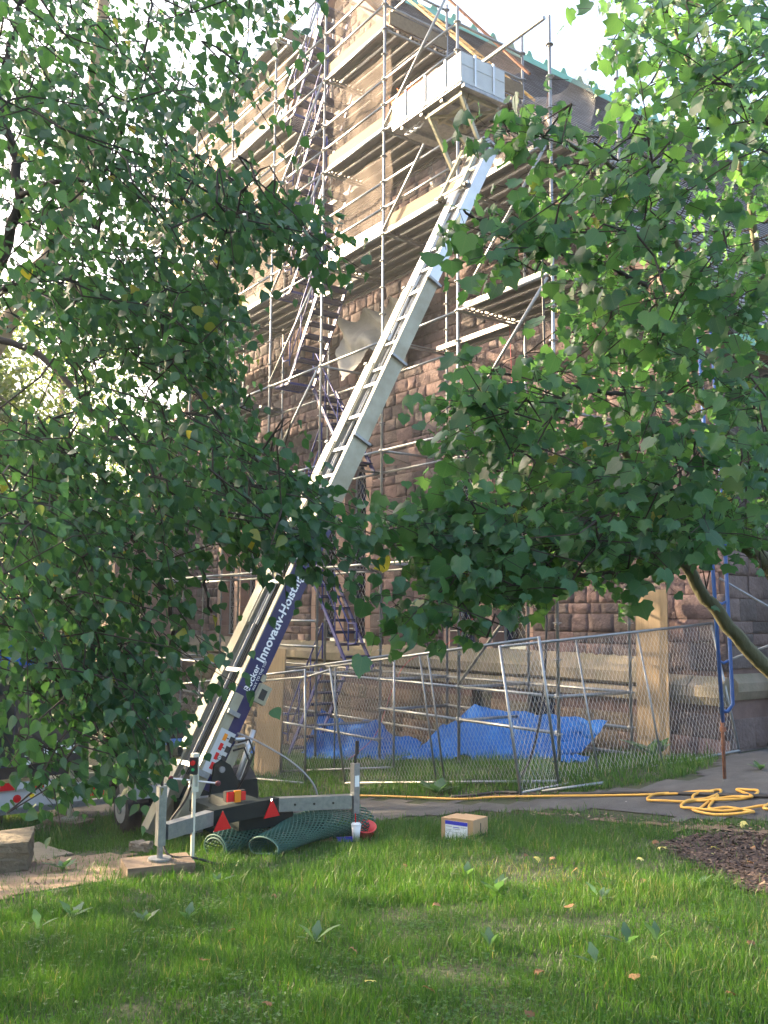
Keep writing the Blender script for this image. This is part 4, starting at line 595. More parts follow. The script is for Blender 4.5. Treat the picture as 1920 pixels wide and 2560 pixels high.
stair('blue stair flight between the second and third plank decks', xa + .5, LZ[5], xb, LZ[6], .12, .74)
stair('topmost blue stair flight under the top edge of the scaffold', xa + .5, LZ[6], xb, LZ[7], .12, .74)
landing(xa - .1, LZ[3], .1, .74, 'lowest perforated dark blue landing against the stone wall')
landing(xa - .1, LZ[4], .1, .74, 'perforated blue landing at the first plank deck')
landing(xa - .1, LZ[5], .1, .74, 'perforated blue landing at the second plank deck')
landing(xa - .1, LZ[6], .1, .74, 'perforated blue landing at the third plank deck')

# ---- debris netting behind the guard rails, in pieces
def cloth(x0, x1, z0, z1, y, m, sag=.05, nu=26, nv=14, tear=0., fold=6.):
    us = np.linspace(0, 1, nu); vs = np.linspace(0, 1, nv); UU, VV = np.meshgrid(us, vs); ph = rng.uniform(0, 6, 4)
    yy = y + sag * np.sin(UU * fold * (x1 - x0) + ph[0] + VV * 2) * (1 - .6 * VV) + sag * .7 * np.sin(UU * 17 + VV * 9 + ph[1]) + rng.normal(0, sag * .12, UU.shape)
    xx = x0 + (x1 - x0) * UU + .03 * np.sin(VV * 7 + ph[2]); zz = z0 + (z1 - z0) * VV - sag * 1.2 * np.sin(UU * PI * 3) ** 2 * VV + tear * np.sin(UU * 11 + ph[3]) * (1 - VV)
    ii = (np.arange(nv - 1)[:, None] * nu + np.arange(nu - 1)).ravel()
    return fast_mesh('cloth', np.stack([xx.ravel(), yy.ravel(), zz.ravel()], 1), np.stack([ii, ii + 1, ii + nu + 1, ii + nu], 1).ravel(), 4, m, smooth=True)
def drape(name, lab, cat, me, group=None):
    o = link(name, me); o['label'] = lab; o['category'] = cat
    if group: o['group'] = group
NG = 'brown debris nets hung on the scaffold'
for k, nm in ((4, 'lowest full plank deck'), (5, 'middle plank deck'), (6, 'upper plank deck')):
    for x0, x1, wh in ((-4.22, -2.18, 'right of the blue stairs'), (-8.48, -6.45, 'left of the blue stairs'), (-10.6, -8.58, 'two bays left of the blue stairs'), (-14.9, -10.7, 'at the far left end')):
        drape('debris_net', 'brown debris net on the %s, %s' % (nm, wh), 'netting', cloth(x0, x1, LZ[k] + .3, LZ[k] + (1.75 if x0 < -5 or k < 6 else 1.95), .2 if x0 > -5 else .3, M['net'], .022, 60, 14, .03), NG)
    drape('debris_net', 'brown debris net behind the stairs on the %s' % nm, 'netting', cloth(-6.3, -4.3, LZ[k] + .2, LZ[k] + 1.9, 1.45, M['net'], .04, 50, 12, .08), NG)
drape('debris_net', 'brown debris net stretched over the roof end beside the white platform', 'netting', cloth(-2.1, .0, LZ[5] + .6, LZ[5] + 1.75, 1.5, M['net'], .03, 26, 12, .1), NG)
drape('plastic_sheet', 'torn dark translucent sheeting hanging behind the hoist head', 'sheeting', cloth(-2.0, 1.9, LZ[4] + .15, LZ[4] + 1.75, 1.1, M['plastic'], .16, 44, 14, .15))
drape('membrane_sheet', 'loose grey membrane sagging under the lowest deck beside the stairs', 'sheeting', cloth(-6.2, -3.4, LZ[3] + .55, LZ[3] + 1.85, 1.75, M['fabric'], .16, 30, 14, .3, 2.2))
drape('orange_cloth', 'bright orange cloth bunched over the rail left of the white platform', 'cloth', cloth(-2.75, -1.75, LZ[5] + .45, LZ[5] + 1.15, .55, M['cloth'], .12, 18, 12, .12, 5))
t = thing('yellow_ladder', 'yellow lattice ladder laid up against the roof slates above the planks', 'ladder', (-1.6, 2.2, 14.2))
for d in (0, .32): MB().bar((-4.6, 2.4 + d, 16.4), (-.9, 2.4 + d, 12.3), .03, .05).build('stile', M['hose'], t)
for q in np.linspace(.05, .95, 16): MB().tube([(-4.6 + 3.7 * q, 2.4, 16.4 - 4.1 * q), (-4.6 + 3.7 * q, 2.72, 16.4 - 4.1 * q)], .012, 5).build('rung', M['hose'], t)

# ---- sheets of plywood
def plyboard(lab, p, a, h, th=.02):
    p, a = Vector(p), Vector(a); o = MB().obox(p, a, Vector((-a.y, a.x, 0)).normalized() * th, h).build('plywood_sheet', M['ply']); o['label'] = lab; o['category'] = 'plywood'; o['group'] = 'plywood sheets stood on end'
plyboard('tall narrow plywood sheet standing against the church corner', (2.1, 1.68, .2), (.56, .02, 0), Vector((0, .03, 2.5)))
plyboard('shaded plywood sheet behind the fence, under the navy hoist boom', (-4.3, -1.3, -.66), (.93, .0, 0), Vector((0, .1, 2.35)))

# ================================================================ THE TRAILER HOIST
hoist = thing('trailer_hoist', 'cream and navy inclined trailer hoist reaching up to a white platform on the scaffold', 'hoist', (1.25, -4.9, -.2))
BD = Vector((0, .4514, .8923)); BN = Vector((0, -.8923, .4514)); BX = Vector((1, 0, 0))
def bp(x, z, n=0.):
    """point of the boom at height z measured along its upper face, n metres off that face"""
    return Vector((x, -5.40 + .5059 * z, z)) + BN * n
def rail(x0, x1, z0, z1, d, m, name='rail', top=0., lip=.0, parent=None):
    b = MB(); L = BD * ((z1 - z0) / .8923)
    b.obox(bp(x0, z0, top - d), L, BX * (x1 - x0), BN * d)
    return b.build(name, m, parent or hoist)
# sections: z0, z1, outer left, outer right, drop of upper face, side depth
SEC = [(.42, 3.58, .90, 1.60, 0, .255), (2.2, 4.58, .935, 1.572, -.012, .225), (3.6, 5.75, .96, 1.55, -.024, .20), (4.9, 6.98, .985, 1.53, -.036, .175), (6.2, 9.35, 1.01, 1.51, -.048, .15)]
for i, (z0, z1, xl, xr, dn, d) in enumerate(SEC):
    mR = M['navy'] if i == 0 else (M['cream'] if i < 4 else M['alu']); mL = M['cream'] if i < 4 else M['alu']
    tk = .012
    # right rail: web facing out, bright upper flange
    w_ = rail(xr - tk, xr, z0, z1, d, mR, 'side_rail', dn); rail(xr - .075, xr + .004, z0, z1, .014, mL, 'flange', dn + .016, parent=w_); rail(xr - .06, xr, z0, z1, .012, mR, 'flange', dn - d, parent=w_)
    l_ = rail(xl, xl + tk, z0 - (.55 if i == 0 else 0), z1, d, mL, 'side_rail', dn); rail(xl - .004, xl + .19, z0 - (.55 if i == 0 else 0), z1, .014, mL, 'flange', dn + .016, parent=l_); rail(xl, xl + .10, z0, z1, .012, M['track'], 'flange', dn - d, parent=l_)
    rail(xl + .21, xl + .23, z0, z1, .03, M['track'], 'track', dn - .03); rail(xl + .26, xl + .275, z0, z1, .03, M['alu'], 'track', dn - .04)
    z = max(z0, SEC[i - 1][1] - .3 if i else z0) + .15
    while z < z1 - .05:
        b = MB(); p, q = bp(xl + .12, z, dn - .03), bp(xr - tk, z, dn - .03); b.obox(p, q - p, BD * (.05 if i % 2 == 0 else .04), BN * .03).build('rung', M['alu'], hoist); z += (1.05, .62, .46, .4, .36)[i]
    # end collar
    b = MB(); zz = z1 if i < 4 else z1 - .02
    b.obox(bp(xr - .01, zz, dn - d - .05), BD * .035, BX * .055, BN * (d + .08)); b.obox(bp(xl - .045, zz, dn - d - .05), BD * .035, BX * .055, BN * (d + .08)); b.obox(bp(xl - .045, zz, dn - d - .05), BD * .035, BX * (xr - xl + .09), BN * .03)
    b.build('collar', M['galvd'] if i else M['navy'], hoist)
b = MB(); b.obox(bp(1.57, 2.90, -.30), BD * .04, BX * .085, BN * .36).build('collar', M['navy'], hoist)
for x in (1.16, 1.2, 1.26, 1.31): MB().tube([bp(x, .5, -.09), bp(x, 9.2, -.11)], .006, 5).build('hoist_cable', M['cable'], hoist)
# lower guide legs running down to the grass
MB().obox(bp(.90, -.16, -.15), BD * .75, BX * .09, BN * .15).build('guide_leg', M['cream'], hoist); MB().obox(bp(1.53, -.02, -.14), BD * .7, BX * .09, BN * .14).build('guide_leg', M['cream'], hoist)
MB().obox(bp(1.602, .60, -.115), BD * .90, BX * .012, BN * .115).build('cover_strip', M['cream'], hoist)
MB().obox(bp(1.60, .52, -.12), BD * .06, BX * .05, BN * .15).build('clamp_block', M['galvd'], hoist); MB().obox(bp(1.60, 1.18, -.16), BD * .05, BX * .05, BN * .16).build('clamp_block', M['galvd'], hoist)
# lettering on the navy web
text('Innovativ-Hoisting', 'lettering', hoist, bp(1.606, 1.79, -.125), BD, BN, .158, M['print'], .0035, 1.0)
text('Böcker', 'lettering', hoist, bp(1.606, 1.46, -.12), BD, BN, .112, M['print'], .0012, 1.0)
text('MY WAY TO THE TOP', 'lettering', hoist, bp(1.606, 1.43, -.195), BD, BN, .045, M['print'], .0, 1.0)
# warning stickers
st = MB().obox(bp(1.616, .58, -.225), BD * .50, BX * .006, BN * .20).build('sticker', M['white'], hoist)
for k in range(4):
    z = .62 + k * .10
    MB().obox(bp(1.623, z, -.135), BD * .08, BX * .001, BN * .045).build('sticker_print', M['red'] if k < 3 else M['orange'], st)
    MB().obox(bp(1.623, z + .006, -.235), BD * .07, BX * .001, BN * .06).build('sticker_print', M['black'], st)
    if k < 2:
        c = bp(1.6235, z + .035, -.155) ; r_ = MB().tube([c + (BD * math.cos(a) + BN * math.sin(a)) * .028 for a in np.linspace(0, 2 * PI, 13)], .004, 4); r_.tube([c + (BD - BN) * .019, c - (BD - BN) * .019], .003, 4).build('sticker_print', M['black'], st)
    else: MB().obox(bp(1.623, z + .03, -.165), BD * .012, BX * .001, BN * .03).build('sticker_print', M['black'], st)
# work light hung on the boom, hydraulic pipes
wl = MB().obox(bp(1.62, 1.40, -.37), BD * .22, BX * .07, BN * .15).build('lamp_box', M['cream'], hoist); MB().obox(bp(1.692, 1.44, -.33), BD * .12, BX * .004, BN * .08).build('lamp_glass', M['black'], wl)
MB().obox(bp(1.61, 1.62, -.27), BD * .08, BX * .03, BN * .05).build('bracket', M['cream'], hoist)
for k, (dx_, dz_) in enumerate(((0, 0), (.03, -.05), (.06, .04))):
    p = bp(1.62 + dx_, .92 + dz_, -.26); MB().tube([p, p + Vector((.04, .12, .03)), p + Vector((.05, .18, -.12)), p + Vector((.02, .1, -.35)), p + Vector((0, .02, -.5))], .012, 6).build('hydraulic_hose', M['black'] if k else M['alu'], hoist, True)
MB().tube([bp(1.62, .98, -.24), bp(1.62, .98, -.24) + Vector((0, .12, 0))], .02, 8).build('pivot_pin', M['alu'], hoist)
MB().tube([bp(1.60, .55, -.5), bp(1.60, 1.15, -.42)], .03, 10).build('lift_cylinder', M['alu'], hoist, True)
# pivot bracket, turntable, rear cross beam
for x in (.84, 1.62):
    MB().prism([(x, -5.02, .13), (x, -4.95, .62), (x, -4.86, .66), (x, -4.76, .60), (x, -4.66, .42), (x, -4.42, .42), (x, -4.40, .12)], (.045, 0, 0)).build('pivot_bracket', M['gdark'], hoist)
    MB().obox(bp(x - .01, .52, -.36), BD * .44, BX * .012, BN * .11).build('bracket_plate', M['cream'], hoist)
    MB().tube([(x - .02, -4.87, .56), (x + .07, -4.87, .56)], .035, 10).build('pivot_pin', M['galvd'], hoist)
MB().tube([(1.3, -4.65, -.05), (1.3, -4.65, .14)], .46, 24).build('turntable', M['gdark'], hoist)
MB().prism([(2.75, -5.3, .2), (2.75, -5.22, .40), (2.75, -4.95, .41), (2.75, -4.70, .3)], (-.6, 0, 0)).build('counter_plate', M['gdark'], hoist)
MB().box((-1.9, -5.1, -.05), (2.95, -4.92, .15)).box((-1.9, -4.5, -.05), (2.95, -4.32, .15)).box((-1.9, -5., -.02), (-1.75, -4.12, .1)).build('chassis', M['gdark'], hoist)
MB().bar((3.21, -5.74, .40), (3.0, -4.93, .40), .12, .145).build('cross_beam', M['gdark'], hoist)
for (a, c, leg) in (((3.22, -5.74, .40), (3.45, -6.28, .385), (3.46, -6.32)), ((3.0, -4.93, .40), (3.30, -4.22, .405), (3.31, -4.18))):
    arm = MB().bar(a, c, .1, .13).build('outrigger_arm', M['galv'], hoist)
    for q in (.25, .5, .75):
        p = Vector(a).lerp(Vector(c), q); MB().tube([p + Vector((.048, -.02, 0)), p + Vector((.056, -.024, 0))], .012, 8).build('bolt_hole', M['black'], arm)
    x, y = leg; zb = .155 if y < -5 else .02
    lg = MB().box((x - .035, y - .035, zb + .12), (x + .035, y + .035, .78)).build('outrigger_leg', M['galv'], hoist)
    MB().tube([(x, y, zb), (x, y, zb + .25)], .028, 8).tube([(x, y, zb), (x, y, zb + .018)], .10, 16).build('jack_foot', M['galvd'], lg)
    MB().tube([(x, y, .78), (x, y, .85), (x, y + .02, .87)], .015, 6).tube([(x, y + .02, .87), (x, y + .02, 1.0)], .02, 8).build('crank_handle', M['black'], lg)
    if y > -5: MB().box((x + .036, y - .025, .55), (x + .038, y + .025, .66)).build('sticker', M['print'], lg)
for (x, y, z) in ((3.30, -5.64, .29), (3.135, -5.03, .31)):
    MB().prism([(x, y - .10, z), (x - .05, y + .10, z), (x - .025, y, z + .17)], (.014, 0, 0)).build('reflector_triangle', M['red'], hoist)
li = MB().box((2.92, -5.46, .47), (2.98, -5.25, .57)).build('tail_light', M['black'], hoist)
MB().box((2.98, -5.455, .475), (3.0, -5.385, .565)).build('lens', M['red'], li); MB().box((2.98, -5.31, .48), (3.005, -5.26, .56)).build('lens', M['red'], li); MB().box((2.98, -5.38, .465), (3.01, -5.315, .575)).build('lens', M['orange'], li)
MB().box((1.9, -5.35, .2), (3.05, -4.75, .32)).build('rear_plate', M['gdark'], hoist)
# wheels, mudguard, engine, tank, gearbox cover
for y in (-5.32, -3.85):
    wz = float(G(.05, y)) + .29; wh = MB().tube([(.05, y - .09, wz), (.05, y - .075, wz), (.05, y + .075, wz), (.05, y + .09, wz)], [.24, .29, .29, .24], 26).build('wheel', M['rubber'], hoist, True)
    MB().tube([(.05, y - .1, wz), (.05, y - .092, wz)], .17, 18).build('rim', M['alu'], wh); MB().tube([(.05, y - .12, wz), (.05, y - .1, wz)], .06, 12).build('hub', M['galvd'], wh)
    b = MB(); P = [(.05 + .36 * math.cos(a), y, wz + .36 * math.sin(a)) for a in np.linspace(0, PI, 11)]
    for p, q in zip(P[:-1], P[1:]): b.quad((p[0], y - .13, p[2]), (q[0], y - .13, q[2]), (q[0], y + .13, q[2]), (p[0], y + .13, p[2]))
    b.build('mudguard', M['black'], hoist)
en = MB().box((-.55, -5.35, .12), (.1, -4.6, .2)).build('engine_bed', M['black'], hoist)
MB().tube([(-.3, -5.2, .38), (.25, -5.2, .38)], .13, 16).build('motor', M['galvd'], en)
b = MB()
for k in range(12): b.tube([(-.2 + k * .035, -5.2, .38), (-.188 + k * .035, -5.2, .38)], .15, 16)
b.build('cooling_fins', M['black'], en)
MB().box((-.3, -5.45, .58), (.02, -5.15, .80)).build('fuel_tank', M['cream'], en); MB().box((-.42, -5.46, .40), (-.30, -5.15, .80)).build('engine_shroud', M['galvd'], en)
MB().box((-.3, -5.1, .78), (.5, -4.8, .92)).build('air_filter', M['black'], en); MB().bar((-.3, -5.3, .66), (1.05, -5.1, .70), .07, .1).bar((.45, -5.25, .1), (.45, -5.25, .66), .07, .07, (0, 1, 0)).build('engine_frame', M['gdark'], en)
for k in range(3): MB().tube([(-.2 + .1 * k, -5.4, .3), (-.05 + .1 * k, -5.5, .45 + .05 * k), (.1 + .1 * k, -5.45, .38), (.3, -5.3, .25 + .05 * k)], .014, 6).build('engine_hose', M['black'], en, True)
MB().box((.30, -5.4, .40), (.62, -5.1, .64)).box((.28, -5.42, .64), (.64, -5.08, .67)).build('switch_box', M['cream'], hoist)
MB().prism([(1.02, -5.78, .40), (1.02, -5.85, .58), (1.02, -5.58, .66), (1.02, -5.42, .42)], (.36, 0, 0)).build('winch_cover', M['cream'], hoist)
MB().prism([(1.0, -5.78, .28), (1.0, -5.80, .40), (1.0, -5.40, .42), (1.0, -5.40, .28)], (.4, 0, 0)).build('winch_base', M['galvd'], hoist)
MB().prism([(1.36, -5.3, -.16), (1.30, -5.05, .22), (1.3, -4.8, .22), (1.36, -4.95, -.16)], (.03, 0, 0)).build('splash_sheet', M['white'], hoist)
MB().bar((3.42, -6.26, .66), (1.5, -5.4, .45), .02, .02).build('tie_rod', M['galvd'], hoist)
# ---- carriage and platform at the head of the boom
PXa, PXb, PYa, PYb, PZ = .28, 1.49, -1.20, -.32, 10.13
pl = MB().box((PXa - .5, PYa, PZ - .035), (PXb, PYb, PZ)).build('platform', M['galvd'], hoist)
for k in range(4): MB().box((PXa - .3 + k * .5, PYa + .02, PZ - .09), (PXa - .24 + k * .5, PYb - .02, PZ - .036)).build('floor_bearer', M['galvd'], pl)
def side(a, b_, n):
    a, b_ = Vector(a), Vector(b_); d = b_ - a; pn = MB().obox(a, d, Vector((0, 0, .47)), (Vector((0, 0, 1)).cross(d)).normalized() * .02).build('side_panel', M['white'], pl)
    for k in range(4): pass
    nrm = d.cross(Vector((0, 0, 1))).normalized()
    for k in range(n): p = a + d * ((k + .7) / (n + .4)); MB().obox(p + nrm * .001, d.normalized() * .035, Vector((0, 0, .5)), nrm * .02).build('stake', M['alu'], pn)
    MB().obox(a + nrm * .001, d, Vector((0, 0, .05)), nrm * .012).obox(a + nrm * .001 + Vector((0, 0, .28)), d, Vector((0, 0, .008)), nrm * .006).build('rib', M['white'], pn)
side((PXb, PYa, PZ), (PXb, PYb, PZ), 2); side((PXa - .5, PYa, PZ), (PXb - .02, PYa, PZ), 3); side((PXb - .02, PYb, PZ), (PXa - .5, PYb, PZ), 3)
fm = M['cream']
fr = MB(); z1 = PZ - .10
for x in (.62, 1.38): fr.bar((x, PYa + .08, z1), (x, PYb - .05, z1), .05, .06); fr.bar((x, PYa + .1, z1 - .02), (x - (.0 if x < 1 else .05), -.62, 9.25), .045, .06)
for y in (PYa + .1, -.85, PYb - .08): fr.bar((.55, y, z1 - .02), (1.42, y, z1 - .02), .05, .05)
fr.bar((.64, PYa + .1, z1 - .05), (1.36, PYb - .06, z1 - .05), .035, .04).bar((1.36, PYa + .1, z1 - .05), (.64, PYb - .06, z1 - .05), .035, .04)
fr.build('carriage_frame', fm, hoist)
for x in (.98, 1.44): MB().obox(bp(x, 8.45, .06), BD * 1.0, BX * .06, BN * .05).build('carriage_beam', fm, hoist)
for z in (8.5, 8.75, 9.2): MB().tube([bp(.86, z, .08), bp(1.62, z, .08)], .024, 8).build('carriage_axle', M['alu'], hoist)
for x in (.95, 1.55):
    for z in (8.5, 9.2): MB().tube([bp(x - .02, z, .05), bp(x + .03, z, .05)], .06, 14).build('roller', M['black'], hoist)
MB().tube([bp(1.35, 9.3, .0), bp(1.5, 9.3, .0)], .13, 18).build('sheave', M['galvd'], hoist); MB().prism([bp(1.15, 9.28, .05), bp(1.15, 9.5, .1), bp(1.15, 9.35, .35)], (.04, 0, 0)).build('tilt_plate', fm, hoist)
for k in range(3): MB().tube([(.15 + .12 * k, PYa + .1, PZ - .1), (.10 + .12 * k, PYa + .02, PZ - .22), (.2 + .12 * k, PYa + .05, PZ - .25), (.22 + .12 * k, PYa + .12, PZ - .14)], .012, 5).build('latch', M['alu'], hoist, True)
# control post, its cable, the timber pads
cpx, cpy = 3.36, -5.97; cz0 = float(G(cpx, cpy))
cp_ = thing('control_post', 'thin cream control post with emergency stop button and ball handles', 'control post', (cpx, cpy, cz0))
MB().box((cpx - .014, cpy - .014, cz0 - .03), (cpx + .014, cpy + .014, cz0 + .72)).box((cpx - .03, cpy - .03, .68), (cpx + .03, cpy + .03, 1.02)).build('post', M['pole'], cp_)
nrm = Vector((.8, -.6, 0)).normalized(); tg = Vector((.6, .8, 0)).normalized()
bx = MB().obox(Vector((cpx, cpy, .84)) + nrm * .02 - tg * .035, tg * .07, Vector((0, 0, .15)), nrm * .05).build('switch_box', M['black'], cp_)
MB().tube([Vector((cpx, cpy, .945)) + nrm * .07, Vector((cpx, cpy, .945)) + nrm * .095], .022, 12).build('stop_button', M['red'], bx); MB().tube([Vector((cpx, cpy, .885)) + nrm * .07, Vector((cpx, cpy, .885)) + nrm * .08], .015, 12).build('start_button', mat('green_button', (.02, .35, .12)), bx)
MB().tube([Vector((cpx, cpy, .775)) - tg * .22 + Vector((0, 0, .02)), Vector((cpx, cpy, .775)) + tg * .21 - Vector((0, 0, .02))], .009, 8).obox(Vector((cpx, cpy, .73)) - tg * .035 - nrm * .03, tg * .07, Vector((0, 0, .1)), nrm * .06).build('handle_bar', M['alu'], cp_)
for s_ in (-1, 1):
    c = Vector((cpx, cpy, .775)) + tg * .215 * s_ - Vector((0, 0, .02 * s_)); MB().tube([c - tg * .025, c - tg * .018, c, c + tg * .018, c + tg * .025], [.006, .019, .026, .019, .006], 10).build('ball_knob', mat('maroon_knob', (.10, .01, .02)), cp_, True)
def cable(name, lab, cat, pts, r, m, smooth_n=8, group=None):
    P = [Vector(p) for p in pts]; out = []
    for i in range(len(P) - 1):
        a, b_, c, d = P[max(i - 1, 0)], P[i], P[i + 1], P[min(i + 2, len(P) - 1)]
        for k in range(smooth_n):
            t = k / smooth_n; out.append(.5 * ((2 * b_) + (c - a) * t + (2 * a - 5 * b_ + 4 * c - d) * t * t + (3 * b_ - a - 3 * c + d) * t ** 3))
    o = MB().tube(out + [P[-1]], r, 8).build(name, m, None, True); o['label'] = lab; o['category'] = cat
    if group: o['group'] = group
    return o
cable('control_cable', 'black cable looping from the control post to the hoist foot', 'cable', [(cpx + .02, cpy - .02, .82), (cpx - .03, cpy - .06, .62), (3.28, -6.16, .42), (3.3, -6.22, .25), (3.42, -6.2, .16), (3.52, -6.02, .14), (3.6, -5.8, .07), (3.75, -5.5, .06)], .011, M['cable'])
cable('drain_hose', 'thin grey hose arching from the hoist boom down to the mesh rolls', 'hose', [(1.7, -4.7, .95), (1.95, -4.55, .86), (2.25, -4.3, .66), (2.42, -4.12, .42), (2.45, -4.08, .15), (2.42, -4.1, -.02)], .012, M['galvd'])
def pad(lab, boxes, m='timber'):
    x0 = boxes[0]; t = thing('timber_pad', lab, 'timber block', ((x0[0][0] + x0[1][0]) / 2, (x0[0][1] + x0[1][1]) / 2, x0[0][2]), 'timber pads under the hoist feet')
    for a, b_, rz in boxes:
        c = (Vector(a) + Vector(b_)) / 2; o = MB(); h = [Vector(v) for v in [(a[0], a[1], a[2]), (b_[0], a[1], a[2]), (b_[0], b_[1], a[2]), (a[0], b_[1], a[2]), (a[0], a[1], b_[2]), (b_[0], a[1], b_[2]), (b_[0], b_[1], b_[2]), (a[0], b_[1], b_[2])]]
        rm = Matrix.Rotation(rz, 3, 'Z'); o.hexa([rm @ (v - c) + c for v in h]).build('plank', M[m], t)
pad('big wooden pad under the near hoist foot at the edge of the bare dirt', [((3.27, -6.62, -.06), (3.66, -6.04, .072), R(-12)), ((3.27, -6.62, .075), (3.65, -6.05, .152), R(-12))])
pad('stacked planks under the far left hoist foot, behind the big stone', [((-1.75, -5.95, -.56), (-1.1, -5.3, -.50), R(30)), ((-1.7, -5.75, -.498), (-1.15, -5.38, -.43), R(30))])
fl = MB().tube([(-1.42, -5.56, -.43), (-1.42, -5.56, -.41)], .11, 16).tube([(-1.42, -5.56, -.42), (-1.42, -5.56, .25)], .035, 8).bar((-1.42, -5.5, .1), (-1.42, -4.9, .1), .09, .1).build('outrigger_leg', M['cream'], hoist)

# ---- the dark equipment trailer on the left
tr = thing('equipment_trailer', 'dark equipment trailer with white lettering and red and white reflective tape', 'trailer', (-3.6, -6.6, -.8))
X0 = -2.5; MB().box((X0 - 2.2, -8.8, .14), (X0 - .02, -4.98, 1.55)).build('body', M['navy'], tr)
MB().box((X0 - .02, -8.8, .16), (X0, -6.05, 1.5)).build('side_panel', M['gdark'], tr); MB().box((X0 - .02, -6.03, .14), (X0 + .004, -4.98, 1.2)).build('side_panel', M['black'], tr)
MB().box((X0 - 2.1, -8.8, 1.55), (X0 - .1, -5.6, 1.95)).build('cover', M['tarp'], tr)
text('Böcker', 'lettering', tr, (X0 + .008, -5.90, .36), (0, 1, 0), (0, 0, 1), .27, M['print'], .004, 1.0)
MB().box((X0 + .005, -6.75, .42), (X0 + .008, -6.35, .85)).box((X0 + .005, -6.5, .2), (X0 + .009, -6.25, .55)).build('notice', M['paper'], tr); MB().box((X0 + .005, -5.95, .02 + .14), (X0 + .008, -5.8, .22)).build('plate', M['paper'], tr)
MB().box((X0 - .3, -8.8, -.03), (X0 - .08, -5.0, .14)).build('frame_rail', M['black'], tr)
y = -8.8; k = 0
while y < -4.7: MB().box((X0 - .02, y, -.17 + (y + 6) * .0), (X0 + .02, min(y + .2, -4.68), -.07)).build('reflective_tape', M['red'] if k % 2 else M['white'], tr); y += .2; k += 1
MB().box((X0 - 1.2, -8.8, -.42), (X0 - .04, -4.95, -.18)).build('skirt', M['white'], tr)
for y in (-5.95, -5.45): MB().tube([(X0 - .04, y, -.30), (X0 - .02, y, -.30)], .055, 12).build('tail_light', M['red'], tr)
MB().box((X0 - .04, -4.98, -.36), (X0 - .0, -4.72, -.14)).build('tail_light', M['red'], tr)
MB().box((X0 - .1, -8.8, -.50), (X0 + .0, -4.0, -.42)).build('drawbar', M['galv'], tr)
for y in (-7.6, -6.2): MB().tube([(X0 - .45, y - .1, -.48), (X0 - .45, y + .1, -.48)], .32, 24).build('wheel', M['rubber'], tr)
# ================================================================ FENCE PANELS
def fence(lab, A, B, lean, h=1.78, posts=(.33, .66), cat='fence panel'):
    """chain-link panel: frame tubes and a real woven diamond mesh"""
    A, B = g3(*A, .05), g3(*B, .05); up = (Vector((0, 0, 1)) * math.sqrt(max(.1, 1 - lean[0] ** 2 - lean[1] ** 2)) + Vector((lean[0], lean[1], 0))) * h; d = B - A; L = d.length
    t = thing('fence_panel', lab, cat, A, 'chain-link fence panels')
    for a, b_ in ((A, B), (A + up, B + up)): MB().tube([a, b_], .019, 8).build('rail', M['galv'], t, True)
    for q in (0, 1): MB().tube([A + d * q - up * .03, A + d * q + up * 1.01], .019, 8).build('post', M['galv'], t, True)
    for q in posts: MB().tube([A + d * q, A + d * q + up], .0135, 6).build('post', M['galvd'], t, True)
    c = .062; nu = int(L / c); nv = int(h / c); off = up.cross(d).normalized() * .004
    P = lambda i, j, s_=1: A + d * min(max(i / nu, 0), 1) + up * (j / nv) + off * s_
    V, F = [], []; r = .0018; side_ = d.normalized() * r; fr_ = off.normalized() * r
    def strand(a, b_):
        k = len(V); q = (b_ - a).normalized(); s1 = q.cross(fr_).normalized() * r
        for e in (a, b_): V.extend((tuple(e + s1), tuple(e - s1 * .5 + fr_ * .87), tuple(e - s1 * .5 - fr_ * .87)))
        for m_ in range(3): F.extend((k + m_, k + (m_ + 1) % 3, k + 3 + (m_ + 1) % 3, k + 3 + m_))
    for i in range(nu + 1):
        for j in range(nv):
            x0, x1 = (i, i + .5) if j % 2 == 0 else (i + .5, i)
            if x1 <= nu and x0 <= nu: strand(P(x0, j), P(x1, j + 1, -1))
            y0, y1 = (i, i - .5) if j % 2 == 0 else (i - .5, i)
            if y0 >= 0 and y1 >= 0: strand(P(y0, j, -1), P(y1, j + 1))
    link('wire_mesh', fast_mesh('wire_mesh', V, F, 4, M['wire']), t, kind='stuff')
fence('long chain-link panel leaning out in front of the blue tarps', (-.78, -1.60), (3.07, -1.0), (0, -.17), posts=(.48, .52))
fence('rightmost chain-link panel, running back from the path towards the plywood', (3.0, -1.57), (3.62, 1.95), (-.24, .04), posts=(.33, .62))
fence('short chain-link gate standing half open beside the stair foot', (-4.75, -1.62), (-1.72, -1.74), (0, -.02), posts=(.14,))
fence('chain-link panel close to the scaffold, behind the other panels', (-3.56, -1.14), (-.9, -.6), (0, 0), posts=(.5,))
fence('chain-link panel behind the hoist engine, under the birch', (-8.2, -1.75), (-4.85, -1.62), (0, .02), posts=(.3, .65))
fence('farthest chain-link panel, nearly hidden under the birch branches', (-11.8, -2.1), (-8.3, -1.76), (0, .02), posts=(.5,))
p = MB().tube([g3(-.78, -1.6, 1.74) + Vector((0, -.28, .02)), g3(-1.72, -1.74, 1.72), g3(-4.75, -1.62, 1.74)], .019, 8).build('loose_pipe', M['galv'], None, True); p['label'] = 'loose galvanised pipe tied along the fence top near the hoist'; p['category'] = 'pipe'
p = MB().tube([g3(3.2, -1.42, .04), g3(3.75, -.95, .05)], .02, 8).build('loose_pipe', M['galv'], None, True); p['label'] = 'short galvanised pipe lying on the soil in front of the right fence panel'; p['category'] = 'pipe'
